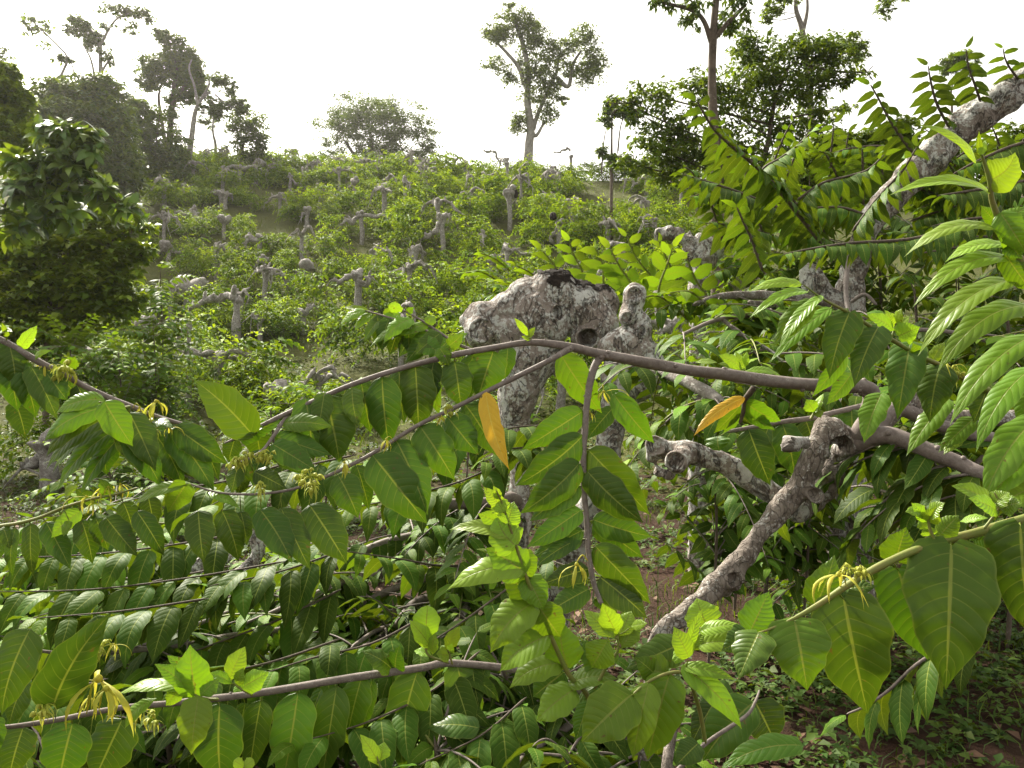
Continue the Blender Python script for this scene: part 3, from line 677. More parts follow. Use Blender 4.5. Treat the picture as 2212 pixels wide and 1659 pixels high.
HILLG = 'pollarded trees in the plantation on the slope'
def rnd_limbs(r_, H, n):
    out = []
    for k in range(n):
        az = r_.uniform(0, 6.283); o2 = np.array([math.cos(az), math.sin(az), 0]); L = r_.uniform(.6, 1.3)
        z = H * r_.uniform(.85, 1.)
        P = [np.array([0, 0, z - .1]), o2 * L * .3 + UP * (z + r_.uniform(0, .25)), o2 * L * .65 + UP * (z + r_.uniform(-.15, .2)) + r_.normal(0, .08, 3), o2 * L + UP * (z - r_.uniform(.1, .6)) + r_.normal(0, .1, 3)]
        out.append(P)
    return out

def kinked(P, rr, r_):
    """a limb with the angular elbows of years of cutting back"""
    Q, R = [P[0]], [rr[0]]
    for k in range(len(P) - 1):
        L = np.linalg.norm(P[k + 1] - P[k]); m = (P[k] + P[k + 1]) / 2 + r_.normal(0, .13 * L, 3); ra = (rr[k] + rr[k + 1]) / 2
        Q += [m, P[k + 1]]; R += [ra * r_.uniform(.7, 1.), rr[k + 1] * r_.uniform(1., 1.35)]
    return Q, np.array(R)
def knuckles(a, P, rr, r_):
    for k in range(1, len(P)):
        if r_.random() < .6:
            v = nrm(np.array([r_.normal(0, .6), r_.normal(0, .6), r_.uniform(.2, 1.)])); q = P[k]; w_ = rr[k]
            tube(a, [q, q + v * w_ * 1.4, q + v * w_ * r_.uniform(2., 3.6)], [w_ * .8, w_ * .65, w_ * .4], 6, n=7, knob=.2, seed=k)

HILL = []
def pollard(label, px, by, ty, r=None, limbs=None, head=1.0, var='open', seed=None, fol=1.0, lim_r=.7, cat='tree', rot=None, group=HILLG, stubs=0, lean=0.):
    g = on_ground(px, by); Y = g[1]; s = Y / F
    H = max(.6, (by - ty) * s)
    seed = seed if seed is not None else int(px * 7 + by * 3)
    r_ = np.random.default_rng(seed)
    t = thing('pollarded_tree', label, cat, g, group)
    R = (r * 1.05 if r else r_.uniform(.08, .12))
    HILL.append((t, px, by, ty, g, label))
    a = Acc(); lx = lean * s
    tube(a, [g - UP * .2, g + UP * H * .35 + np.array([lx * .3 + r_.normal(0, .03), 0, 0]), g + UP * H * .75 + np.array([lx * .7, 0, 0]), g + UP * H + np.array([lx, 0, 0]), g + UP * (H + .04) + np.array([lx, 0, 0])],
         [R * 1.15, R, R * .95, R * 1.5 * head, R * .4], 9, n=18, knob=.2, seed=seed)
    for k in range(4 + stubs):      # knobs of the head
        az = r_.uniform(0, 6.283); q = g + UP * H * r_.uniform(.9, 1.) + np.array([lx, 0, 0]); o2 = np.array([math.cos(az), math.sin(az), r_.uniform(.1, .9)])
        tube(a, [q, q + o2 * R * 1.3 * head, q + o2 * R * 2.1 * head], [R * 1.0 * head, R * .9 * head, R * .55 * head], 7, n=8, knob=.15, seed=seed + k)
    part('trunk', a, M_BARKFAR, t)
    if limbs is None:
        for P in rnd_limbs(r_, H, r_.integers(2, 5)):
            a = Acc(); P = [g + p for p in P]
            K, kr = kinked(P, np.array([.75, .62, .5, .25]) * R * lim_r * 1.7, r_)
            tube(a, K, kr, 7, n=4 * len(K), knob=.2, seed=seed + 9); knuckles(a, K, kr, r_)
            q = P[-1]
            for _ in range(2):
                e = q + r_.normal(0, .25, 3) - UP * .35; tube(a, [P[-2], q, e], [R * .3, R * .2, .008], 5, n=8)
            part('limb', a, M_BARKFAR, t)
    else:
        for lb in limbs:
            a = Acc(); n = len(lb); zz = np.cumsum(r_.normal(0, .12, n)); zz -= zz[0]
            P = [np.array([(p[0] - 1106) * s, Y + zz[i], CAMZ + (829.5 - p[1]) * s]) for i, p in enumerate(lb)]
            rr = np.linspace(.95, .4, n) * R * lim_r * 1.6
            if len(lb[0]) > 2: rr = np.array([p[2] * s for p in lb])
            P, rr = kinked(P, rr, r_)
            tube(a, P, rr, 8, n=4 * len(P), knob=.2, seed=seed + n); knuckles(a, P, rr, r_)
            for _ in range(2):
                e = P[-1] + r_.normal(0, .2, 3) - UP * .3; tube(a, [P[-2], P[-1], e], [R * .3, R * .22, .007], 5, n=8)
            part('limb', a, M_BARKFAR, t)
    if fol:
        V = (VAR_OPEN if var == 'open' else VAR_FULL)[r_.integers(0, 5)]
        sc = np.clip(H / 1.8, .62, 1.25) * fol
        az = rot if rot is not None else (r_.uniform(-.35, .35) if var == 'open' else r_.uniform(0, 6.28))
        o = part('foliage', V[0], M_LEAFFAR, t); o.scale = (sc, sc, sc); o.rotation_euler = (0, 0, az)
    return t, g, s

pollard('T shaped grey pollard with a knuckled top and one long arm drooping at its end', 780, 528, 462, limbs=[[(780, 466), (815, 470), (836, 474), (848, 492)], [(776, 468), (762, 482), (748, 478), (738, 490)]])
pollard('straight grey post of a pollard with one short limb hanging back over its shoulder', 955, 556, 468, r=.12, limbs=[[(955, 472), (962, 462), (970, 470)], [(950, 478), (940, 500), (925, 512), (910, 514)]])
t, g, s = pollard('straight pollard post with a fist shaped head and a black growth beside it', 1101, 497, 416, r=.12, head=1.4, limbs=[[(1100, 420), (1110, 412), (1112, 430)]])
a = Acc(); q = D(1113, 418, g[1]); tube(a, [q - UP * .25, q, q + UP * .22], [.1, .16, .08], 9, n=12, knob=.1); part('termite_nest', a, M_CHAR, t)
pollard('pollard with two long limbs spread like a flattened M under the tall ridge tree', 1096, 412, 352, limbs=[[(1092, 392), (1080, 390), (1070, 408), (1050, 418)], [(1098, 392), (1112, 402), (1140, 402), (1150, 385)]])
pollard('stout pollard post with two thin wavy arms, left of the big gnarled head', 773, 698, 590, r=.115, limbs=[[(770, 600), (750, 602), (735, 612), (718, 606)], [(777, 612), (790, 616), (800, 606), (800, 594)]])
pollard('arched pollard whose thick limb bows over sideways like a swan neck', 512, 738, 648, r=.13, head=.7, limbs=[[(511, 655, 8), (505, 640, 9), (485, 636, 8), (455, 645, 7.5), (425, 658, 7), (405, 668, 5)]], fol=.9)
pollard('blackened stump head with three upright stubs behind the arched limb', 413, 668, 632, r=.26, head=1.1, limbs=[[(405, 640, 6), (402, 622, 5), (400, 616, 4)], [(420, 640, 6), (424, 618, 5), (425, 610, 4)], [(435, 640, 6), (441, 622, 5), (443, 612, 4)]], fol=.8)
pollard('pollard with limbs sprawling sideways like a starfish on the left of the slope', 418, 495, 452, limbs=[[(415, 458), (400, 464), (382, 462)], [(418, 455), (428, 470), (440, 485), (450, 480)], [(440, 484), (430, 492), (412, 498)]])
pollard('mushroom headed pollard stump right of the starfish limbed one', 484, 516, 478, head=1.9, limbs=[])
pollard('pollard with two arms curled up like a U round its post', 563, 556, 512, limbs=[[(562, 518), (540, 515), (532, 530), (538, 548)], [(566, 516), (580, 522), (592, 524), (598, 515)]])
pollard('squat pollard with a hunched clawlike head at the left edge of the plantation', 365, 565, 535, head=1.7, limbs=[[(362, 538), (350, 540), (342, 545)], [(368, 538), (385, 545), (392, 556)]])
pollard('hooded pollard with drooping shoulders above the U armed one', 605, 466, 424, head=1.3, limbs=[[(602, 424), (585, 430), (572, 440)], [(607, 424), (618, 432), (622, 450)]])
pollard('narrow knobbed post of a pollard just right of the hooded one', 664, 487, 452, limbs=[[(662, 455), (655, 462), (652, 470)]])
pollard('pollard with a bent A shaped top near the left end of the ridge', 628, 413, 380, limbs=[[(626, 382), (640, 398), (652, 400)]])
pollard('thin crooked stick tree poking above the ridge beside the round grey tree', 664, 392, 345, r=.05, head=.7, limbs=[[(664, 372), (645, 370), (630, 362), (632, 374)]], fol=.7)
pollard('grey arched pollard nearest the thin pole tree on the ridge', 396, 428, 400, limbs=[[(396, 402), (408, 402), (420, 416), (432, 420)]])
pollard('pollard with a hooked left arm, second on the ridge from the pole tree', 476, 448, 416, limbs=[[(475, 418), (462, 416), (452, 412)]])
pollard('short pollard with a forked hook just right of the hook armed one', 486, 452, 420, limbs=[[(486, 424), (496, 420), (500, 426)]])
pollard('tall ridge pollard post with a long wavy arm, right of the round grey tree', 889, 398, 328, r=.1, limbs=[[(889, 345), (905, 342), (920, 350), (942, 350)], [(888, 335), (880, 338), (872, 342)]])
pollard('pollard with a lumpy two knobbed top below the round grey tree', 765, 432, 392, head=1.5, limbs=[[(762, 396), (752, 404)]])
t, g, s = pollard('pollard carrying a black ball shaped nest on its head', 1208, 545, 480, r=.12, limbs=[[(1205, 492), (1194, 505), (1192, 520), (1200, 530)]], var='open')
a = Acc(); q = D(1195, 467, g[1]); tube(a, [q - UP * .2, q - UP * .12, q, q + UP * .13, q + UP * .2], [.05, .16, .19, .14, .03], 10, n=14, knob=.06); part('termite_nest', a, M_CHAR, t)
pollard('lone dark pollard with one bent arm on the bare crest right of the tall tree', 1233, 375, 322, limbs=[[(1232, 326), (1222, 322), (1210, 328), (1196, 328)]], fol=.75)
pollard('pair of crossed leaning limbs on the crest left of the tall tree', 1062, 352, 322, r=.09, limbs=[[(1062, 325), (1050, 328), (1045, 322)], [(1064, 326), (1072, 340), (1080, 352)]], fol=.7)
pollard('arched double limbed pollard at the right end of the crest', 1398, 420, 382, limbs=[[(1397, 386), (1380, 386), (1368, 400), (1360, 414)], [(1368, 400), (1358, 388), (1350, 392), (1346, 412)]])
pollard('thin pollard post below the arched double limbed one', 1384, 475, 432, head=1.4, limbs=[])
pollard('pollard with a curled ramshorn top left of the path', 897, 590, 536, limbs=[[(897, 540), (905, 532), (915, 545), (912, 556)], [(895, 540), (888, 552), (890, 566)]])
pollard('low knotty pair of stubs in the middle of the slope', 570, 592, 560, head=1.2, limbs=[[(572, 562), (562, 566), (553, 580)]])
pollard('low bristling pollard head left of the stout two armed post', 668, 612, 592, r=.15, head=1.6, limbs=[[(664, 596), (654, 602), (648, 596)]])
pollard('thick mottled trunk rising from the dark hollow under the vine thicket', 195, 838, 775, r=.13, head=1.4, limbs=[[(194, 780), (180, 775), (165, 765), (150, 770)]], fol=.9)
pollard('thick white blotched trunk with an elbowed limb at the left edge of the field', 102, 1062, 955, r=.115, head=1.1, limbs=[[(100, 962, 10), (86, 955, 10), (80, 975, 9), (70, 1000, 9), (52, 1008, 7)]], fol=.8)
pollard('spindly pollard with drooping sticks in front of the arched one', 408, 885, 700, r=.045, head=.8, limbs=[[(408, 705), (395, 712), (385, 730), (360, 735)], [(408, 750), (395, 760), (380, 756)]], fol=.85)
pollard('pollard with pale limbs splayed flat along the ridge below the round tree', 960, 378, 362, limbs=[[(955, 366), (940, 372), (925, 370)], [(962, 366), (975, 375), (985, 360)]])
pollard('half hidden pollard showing one ridge of bent limb right of the splayed one', 985, 412, 392, limbs=[[(983, 396), (970, 402), (950, 398)], [(986, 394), (998, 388), (1004, 396)]])
pollard('pollard showing only a pale boulder like knob below the ridge', 830, 432, 418, r=.17, head=1.5, limbs=[])
pollard('low pollard with a long pale arm lying on its foliage, left of the path', 845, 500, 468, limbs=[[(842, 472), (830, 480), (838, 500), (848, 492)]])
pollard('pollard with a zigzag arm low in the field right of the arched one', 655, 720, 672, limbs=[[(652, 680), (640, 690), (630, 705), (620, 690)], [(660, 678), (672, 665), (680, 660)]])
pollard('dark stub pollard beside the zigzag armed one', 560, 742, 690, r=.08, limbs=[[(558, 694), (550, 685), (545, 680)]])
pollard('pollard topped by a fuzzy brown knob behind the arching foreground twig', 600, 905, 858, r=.11, head=1.5, limbs=[], fol=.85, stubs=3)
pollard('young bright green pollard growing low in front of the bare red clearing', 690, 925, 815, r=.06, fol=1.1, var='full')
pollard('leafy low pollard at the clearing edge left of the bright young one', 470, 870, 770, r=.09, fol=1.1, var='full')
pollard('leafy pollard left of the big gnarled head with a pale stub in its side', 975, 705, 660, r=.1, limbs=[[(970, 690), (960, 686), (955, 694)]], fol=1.1, var='full')
pollard('bright leafy pollard crowding the path behind the gnarled head', 1060, 655, 560, r=.1, fol=1.05, var='full')
pollard('leafy pollard above the path, right of the straight grey post', 1040, 560, 510, r=.09, fol=1., var='full')
pollard('spreading leafy pollard just above the nest carrying one', 1180, 470, 430, r=.09, fol=1.05, var='full')
pollard('pollard lost in foliage at the top of the bare grassy patch', 1180, 400, 372, r=.09, fol=1.0, var='full')

NEAR_NAMES = [(t, px, (by + ty) / 2, lb) for (t, px, by, ty, g, lb) in HILL]
SHORT = {}
def filler():
    r_ = np.random.default_rng(5)
    clear = [(935, 570, 1015, 690), (1215, 395, 1390, 490), (560, 735, 840, 830), (850, 575, 960, 640)]
    used = [g[:2] for (_, _, _, _, g, _) in HILL]
    cand = []
    for Yc in np.arange(20, 68, 3.1):
        for Xc in np.arange(-36, 20, 3.3):
            X = Xc + r_.uniform(-1.1, 1.1); Yq = Yc + r_.uniform(-1, 1)
            z = float(hfun(X, Yq)); px = 1106 + X / Yq * F; py = 829.5 - (z - CAMZ) / Yq * F
            if px < 250 or px > 1500 or px < 330 and Yq > 33: continue
            if any(c[0] < px < c[2] and c[1] < py < c[3] for c in clear): continue
            if min(math.hypot(X - u[0], Yq - u[1]) for u in used) < 1.9: continue
            used.append((X, Yq)); cand.append((px, py, Yq, z, X))
    cand.sort(key=lambda c: -c[2])
    return cand
REL = {}
def rel_label(px, py, look):
    best = sorted(NEAR_NAMES, key=lambda q: (q[1] - px) ** 2 + 2.2 * (q[2] - py) ** 2)
    for k in range(len(best)):
        q = best[k]; dx, dy = px - q[1], py - q[2]
        if abs(dx) > abs(dy) * 1.3: w_ = 'right of' if dx > 0 else 'left of'
        else: w_ = 'below' if dy > 0 else 'above'
        key = (w_, q[3])
        if key not in REL:
            REL[key] = 1
            return w_, q[3]
    return 'near', best[0][3]
KEYS = {}
def short_of(lb):
    w_ = lb.split()
    for cut in range(7, len(w_) + 1):
        s_ = ' '.join(w_[:cut])
        if w_[cut - 1] in ('a', 'the', 'with', 'of', 'and', 'its', 'in', 'at', 'on', 'by', 'to', 'like', 'whose', 'one', 'two', 'just', 'from', 'whose', 'low', 'long', 'round', 'left', 'right', 'under', 'big', 'behind', 'above', 'beside', 'below'): continue
        return s_
    return lb
for (px, py, Yq, z, X) in filler():
    r_ = np.random.default_rng(int(px * 13 + py * 7))
    top = py - r_.uniform(1.2, 1.75) / Yq * F
    w_, nb = rel_label(px, (py + top) / 2, 0)
    show = r_.random() < .6
    pollard('%s %s the %s' % ('leafy pollard' if show else 'low leafy crown', w_, short_of(nb)), px, py, top, var='open' if show else 'full', limbs=None, fol=1.04, seed=int(px * 11 + py))
# ------------------------------------------------------------------ helpers for the near plants
CAMP = np.array([0, 0, CAMZ])
PATHS = {}
def PT(i, j, x, y, Y): return D(*T(i, j, x, y), Y)

def pathpts(tl, pts, d):
    """pts: (x, y, r) or (x, y, r, i, j) in tile pixels; d: depth at both ends or a list"""
    n = len(pts); dd = np.linspace(d[0], d[1], n) if len(d) == 2 else np.asarray(d, float)
    P, R, Q = [], [], []
    for k, p in enumerate(pts):
        i, j = (p[3], p[4]) if len(p) > 3 else tl
        P.append(PT(i, j, p[0], p[1], dd[k])); R.append(p[2] / 3 / F * dd[k]); Q.append((*T(i, j, p[0], p[1]), dd[k]))
    return np.array(P), np.array(R), np.array(Q)

def branch(parent, tl, pts, d, mat=None, name='branch', ns=9, knob=.05, label=None, kid=None):
    P, R, Q = pathpts(tl, pts, d)
    a = Acc(); C = tube(a, P, R, ns, n=max(10, 7 * len(P)), knob=knob, seed=int(abs(pts[0][0])) + 3)
    if mat is None or mat is M_TWIG:         # leaf scars and nodes
        r_ = np.random.default_rng(int(abs(pts[0][0] + pts[-1][1])))
        S = catmull(np.column_stack([P, R]), max(12, 7 * len(P)))
        for k in range(2, len(S) - 2, 3):
            v = nrm(r_.normal(0, 1, 3)); q = S[k, :3]; rr = S[k, 3]
            tube(a, [q + v * rr * .5, q + v * rr * 1.12, q + v * rr * 1.3], [rr * .55, rr * .4, rr * .1], 5, n=5)
    o = part(name, a, mat or M_TWIG, parent, label)
    PATHS[o.name] = (catmull(Q, max(12, 10 * len(P))), catmull(P, max(12, 10 * len(P))))
    return o

_ls = [0]
AGE_UP = 0.; WSCALE = 1.; RSCALE = 1.
def hleaf(br, tl, bx, by, tx, ty, w, age=.25, roll=12, bend=.09, side=0., sh='o', dd=0., dz=None, mat=None, acc=None, d=None, label=None, fold=None, curl=None, cord=None, wave=.025, twist=0., name='leaf', pet=True):
    _ls[0] += 1; r_ = random.Random(_ls[0] * 17)
    b2 = T(*tl, bx, by); t2 = T(*tl, tx, ty)
    if br is not None and br.name in PATHS:
        Q, P = PATHS[br.name]; k = int(np.argmin((Q[:, 0] - b2[0]) ** 2 + (Q[:, 1] - b2[1]) ** 2)); dep = Q[k, 2] if d is None else d
        near = P[k]; gap = math.hypot(Q[k, 0] - b2[0], Q[k, 1] - b2[1])
    else: dep = d; near = None; gap = 99
    dep = dep + dd + r_.uniform(-.012, .012)
    B = D(*b2, dep); dzz = r_.uniform(-.03, .02) if dz is None else dz
    Tp = D(*t2, dep + dzz)
    y = nrm(Tp - B); cam_ = nrm(CAMP - B); cam_ = nrm(cam_ - y * np.dot(cam_, y)); perp = np.cross(y, cam_)
    if perp[2] < -.12 or (abs(perp[2]) <= .12 and perp[0] > 0): perp = -perp
    ro = math.radians(roll * RSCALE + r_.uniform(-6, 6)); Nn = cam_ * math.cos(ro) + perp * math.sin(ro)
    x = np.cross(y, nrm(Nn - y * np.dot(Nn, y)))
    sd = side * (1 if np.dot(x, perp) > 0 else -1)
    W = w / 3 / F * dep * WSCALE
    a = acc or Acc()
    leaf(a, B, Tp, Nn, W, bend=bend + r_.uniform(-.02, .02), side=sd + r_.uniform(-.025, .025), fold=.22 + r_.uniform(-.08, .1) if fold is None else fold,
         curl=.14 + r_.uniform(-.05, .08) if curl is None else curl, wave=wave, cord=(.07 if sh == 'h' else .02) if cord is None else cord, sh=sh,
         c=(min(1, max(0, age + AGE_UP + r_.uniform(-.05, .05))), r_.random(), 0, 1), twist=twist + r_.uniform(-.15, .15), seed=_ls[0])
    if pet and near is not None and gap < 40:
        k_ = .0016 * (dep / 2) ** .5 * (1 if gap < 25 else .8)
        tmp = Acc(); tube(tmp, [near, (near + B) / 2 - UP * .002, B + (Tp - B) * .01], [k_ * 1.1, k_, k_], 5, n=5, c=(age, .6, 0, 1))
        tmp.U = [np.full((tmp.n, 2), .5)]
        a.add(tmp.V[0], tmp.Fc[0], tmp.U[0], tmp.C[0])
    if acc is None:
        o = part(name, a, mat or M_LEAF, br, label)
        return o

def leaves(br, tl, rows, **kw):
    for r in rows:
        k = dict(kw)
        if len(r) > 5: k['age'] = r[5]
        if len(r) > 6: k.update(r[6])
        hleaf(br, tl, *r[:5], **k)

def auto_leaves(acc, P, leafL, spacing, droop=.8, age=(.15, .5), w=.42, fwd=.45, start=.06, nu=11, nv=4, taper=.55, seed=0, jit=.14, bend=.12, rise=0., one=False, sh='o', fold=.25):
    r_ = np.random.default_rng(seed)
    seg = np.linalg.norm(np.diff(P, axis=0), axis=1); s = np.concatenate([[0], np.cumsum(seg)]); Lt = s[-1]
    n = max(3, int(Lt * (1 - start) / spacing))
    for k in range(n + 1):
        u = start + (1 - start) * k / n; q = np.array([np.interp(u * Lt, s, P[:, i]) for i in range(3)])
        e = np.array([np.interp(min(1, u + .02) * Lt, s, P[:, i]) for i in range(3)]) - np.array([np.interp(max(0, u - .02) * Lt, s, P[:, i]) for i in range(3)])
        tn = nrm(e); lat = np.cross(tn, UP)
        if np.linalg.norm(lat) < .25: lat = np.cross(tn, [0.2, -1, .3])
        lat = nrm(lat); upv = np.cross(lat, tn)
        sg = 1 if k % 2 else -1
        dr = droop * np.interp(u, [0, .8, 1], [1, .8, .3])
        d = nrm(lat * sg + tn * (fwd + (1.2 if k == n else 0)) + upv * rise - UP * dr + r_.normal(0, jit, 3))
        LL = leafL * np.interp(u, [0, .15, .6, 1], [.8, 1.05, 1, taper]) * r_.uniform(.85, 1.12)
        Nn = upv + lat * sg * .5 + r_.normal(0, .12, 3)
        ag = np.clip(np.interp(u, [0, .75, 1], [age[0], (age[0] * 2 + age[1]) / 3, age[1]]) + r_.normal(0, .06), 0, 1)
        leaf(acc, q + d * LL * .05, q + d * LL, Nn, LL * w * r_.uniform(.88, 1.1), bend=bend + r_.normal(0, .04), side=r_.normal(0, .03), fold=fold + r_.normal(0, .08),
             curl=.14, wave=.03, twist=r_.normal(0, .15), cord=.02, sh=sh, nu=nu, nv=nv, c=(ag, r_.random(), 0, 1), seed=int(seed * 100 + k))

def spray(parent, tl, pts, d, leafL=.16, spacing=.045, mat=None, leafmat=None, name='branch', ns=7, **kw):
    o = branch(parent, tl, pts, d, mat, name, ns=ns)
    a = Acc(); auto_leaves(a, PATHS[o.name][1], leafL, spacing, seed=int(abs(pts[0][0] * 3 + pts[0][1])), **kw)
    part('foliage', a, leafmat or M_LEAFMID, o)
    return o

def fill_on(parent, host, n, L=(.3, .6), leafL=.15, spacing=.045, az=(0, 6.283), el=(-.2, .5), sag=(.2, .6), age=(.1, .4), seed=1, rng=(0, 1), droop=(.4, 1.1), r0=.0045, young=.2, leafmat=None, **kw):
    r_ = np.random.default_rng(seed); P = PATHS[host.name][1]
    for k in range(n):
        q = P[int(r_.uniform(*rng) * (len(P) - 1))]; a_ = r_.uniform(*az); e_ = r_.uniform(*el); LL = r_.uniform(*L)
        o2 = np.array([math.cos(a_) * math.cos(e_), math.sin(a_) * math.cos(e_), math.sin(e_)]); sg = r_.uniform(*sag)
        t = np.linspace(0, 1, 12)[:, None]
        C = q + o2 * LL * t - UP * (sg * LL * t ** 2) + r_.normal(0, .02, 3) * t
        yg = r_.random() < young
        a = Acc(); tube(a, C, np.linspace(r0, r0 * .35, 12), 6, n=14)
        br = part('branch', a, M_SHOOT if yg else M_TWIG, parent)
        f = Acc(); ag = (age[0] + .35, min(1, age[1] + .5)) if yg else age
        auto_leaves(f, C, leafL * (.75 if yg else 1), spacing, droop=r_.uniform(*droop) * (.4 if yg else 1), age=ag, seed=seed * 977 + k, **kw)
        part('foliage', f, leafmat or M_LEAFMID, br)

def flower(br, tl, cx, cy, size, d, drops=None, seed=0, age=0, stalk=None, label=None, open_=.5):
    """ylang flower: six limp strap petals hanging from a bent stalk"""
    r_ = np.random.default_rng(seed + int(cx)); a = Acc()
    C = PT(*tl, cx, cy, d); S = size / 3 / F * d
    for k in range(6):
        az = k * 1.047 + r_.uniform(-.25, .25); o2 = np.array([math.cos(az), math.sin(az), 0])
        L = S * r_.uniform(.7, 1.35); op = open_ * r_.uniform(.3, 1.7)
        t = np.linspace(0, 1, 9)[:, None]
        tip = C + o2 * L * op * .8 - UP * L * .8
        P0 = C + o2 * S * .06
        Nn = o2 + UP * .4
        leaf(a, P0, tip + r_.normal(0, S * .1, 3), Nn, S * .135, bend=.13 * (1 + op), side=r_.uniform(-.22, .22), fold=.1, curl=.3, wave=.08, sh='l', nu=12, nv=4, twist=r_.uniform(-.9, .9))
    tube(a, [C + UP * S * .12, C + UP * S * .03, C - UP * S * .06], [S * .03, S * .08, S * .05], 7, n=7)
    if stalk:
        q = PT(*tl, *stalk, d + .01); tube(a, [q, (q + C) / 2 + UP * S * .28, C + UP * S * .1], [S * .025] * 3, 5, n=9)
    return part('flower', a, M_PETAL, br, label)

def buds(br, tl, cx, cy, spread, d, n=9, size=26, seed=0):
    r_ = np.random.default_rng(seed + int(cx)); a = Acc(); C = PT(*tl, cx, cy, d)
    for k in range(n):
        S = size / 3 / F * d * r_.uniform(.4, .8)
        v = nrm(r_.normal(0, 1, 3) + np.array([0, -.5, .1])); q = C + v * spread / 3 / F * d * r_.uniform(.35, 1.)
        tube(a, [C, (C + q) / 2 + UP * S * .3, q], [S * .09] * 3, 5, n=6)
        dn = nrm(v * .5 - UP)
        tube(a, [q, q + dn * S * .25, q + dn * S * .6, q + dn * S], [S * .2, S * .42, S * .38, S * .1], 7, n=10)
        for e in range(4 if k % 3 else 6):           # sepals and curled narrow petals
            o2 = nrm(r_.normal(0, 1, 3)); l_ = S * (1.2 if k % 3 else 2.1)
            leaf(a, q, q + dn * l_ * .8 + o2 * l_ * .55, o2, S * .38, nu=7, nv=2, sh='l', wave=0, bend=.25, twist=r_.uniform(-1, 1))
    return part('bud_cluster', a, M_BUD, br)

def rosette(parent, tl, base, rows, d, r=9):
    """a young upright shoot: its own stem and pale leaves"""
    o = branch(parent, tl, base, (d, d), M_SHOOT, 'shoot', ns=6)
    leaves(o, tl, rows, age=.85, sh='l', roll=35)
    return o

def blobs(tl, L, d):
    return [(*PT(*((b[4], b[5]) if len(b) > 4 else tl), b[0], b[1], d + b[3]), b[2] / 3 / F * d) for b in L]
# ------------------------------------------------------------------ the big gnarled pollard head (4 m away)
dB = 4.0
gB = PT(1, 2, 300, 700, dB); gB[2] = 0
B_ = thing('gnarled_tree', 'huge swollen grey pollard head with blackened top and a knotted stub beside it', 'tree', (PT(1, 1, 1150, 1600, dB)[0], dB, 0))
bl = blobs((1, 1), [(940, 440, 135, 0), (900, 490, 110, -.05), (1075, 370, 125, 0), (1210, 305, 150, .02), (1370, 270, 165, 0), (1290, 420, 180, -.03), (1540, 350, 165, .02), (1680, 320, 125, .08), (1420, 190, 70, 0), (1450, 130, 38, 0), (1390, 150, 45, .03), (1660, 440, 130, 0), (1590, 540, 95, -.05), (1120, 520, 165, 0), (1200, 600, 160, 0), (1330, 600, 120, .02), (1290, 690, 105, .03), (1100, 620, 110, 0), (1240, 790, 92, .03), (820, 420, 45, .05)], dB)
bl += chain([(*PT(1, 1, 1215, 620, dB), 165 / 3 / F * dB), (*PT(1, 1, 1180, 760, dB), 138 / 3 / F * dB), (*PT(1, 1, 1140, 900, dB), 122 / 3 / F * dB), (*PT(1, 1, 1130, 1080, dB), 90 / 3 / F * dB), (*PT(1, 1, 1140, 1350, dB), 60 / 3 / F * dB), (*PT(1, 1, 1150, 1620, dB), 66 / 3 / F * dB), (*PT(1, 1, 1150, 2100, dB), 85 / 3 / F * dB), (B_.location[0], dB, -.1, .12)])
bl = [(x, y, z, r * 1.1) for x, y, z, r in bl]
me = remesh_blobs('trunk', bl, .0085, B_.location, amp=.016, freq=9, smooth=5, seed=1,
                  holes=[(PT(1, 1, 1590, 556, dB - .19), .048, .1, .009), (PT(1, 1, 1430, 350, dB - .2), .035, .045, .01), (PT(1, 1, 945, 470, dB - .18), .055, .012, .012)])
part('trunk', me, M_BARKHEAD, B_); headB = me
d2 = dB - .25
bl = blobs((1, 1), [(1905, 250, 78, 0), (1900, 290, 74, 0), (1880, 370, 76, 0), (1930, 430, 74, 0), (1965, 470, 58, -.02), (1850, 400, 58, -.04), (1910, 520, 105, 0), (1860, 580, 120, 0), (1790, 580, 100, 0), (1730, 600, 80, .02), (1930, 640, 120, 0), (1820, 690, 110, 0), (1960, 740, 135, 0), (2020, 780, 90, 0), (1900, 820, 120, 0), (1790, 790, 100, 0)], d2)
bl += chain([(*PT(1, 1, 1840, 830, d2), 120 / 3 / F * d2), (*PT(1, 1, 1770, 1000, d2), 88 / 3 / F * d2), (*PT(1, 1, 1740, 1200, d2), 80 / 3 / F * d2), (*PT(1, 1, 1700, 1450, d2), 78 / 3 / F * d2), (*PT(1, 1, 1500, 1900, d2 + .1), 80 / 3 / F * d2), (B_.location[0] + .05, dB, .05, .08)])
bl = [(x, y, z, r * (1. if k < 7 else 1.12)) for k, (x, y, z, r) in enumerate(bl)]
me = remesh_blobs('limb', bl, .008, B_.location, amp=.0075, freq=13, smooth=4, seed=4,
                  holes=[(PT(1, 1, 1905, 255, d2 - .07), .03, .013, .007), (PT(1, 1, 1860, 390, d2 - .09), .024, .015, .008), (PT(1, 1, 1960, 470, d2 - .07), .02, .016, .010)])
part('limb', me, M_BARKHEAD, B_, 'knotted pale stub with ringed cut ends beside the swollen head')
def crust(me, base, inside, thick, seed=0):
    """a rough crust lying on part of a surface: its faces lifted off along their normals"""
    co = np.array([v.co[:] for v in me.vertices]); no = np.array([v.normal[:] for v in me.vertices]); W = co + np.asarray(base)
    keep = np.array([inside(*p) + noise.noise(Vector(p) * 9) * .9 + noise.noise(Vector(p) * 28) * .5 > .55 for p in W])
    a = Acc(); V = W + no * (thick * np.array([.5 + abs(noise.noise(Vector(p) * 60)) * 2 for p in W]))[:, None]
    Q = [list(p.vertices) for p in me.polygons if len(p.vertices) == 4 and all(keep[v] for v in p.vertices)]
    u, inv = np.unique(np.array(Q).ravel(), return_inverse=True)
    a.add(V[u], inv.reshape(-1, 4)); return a
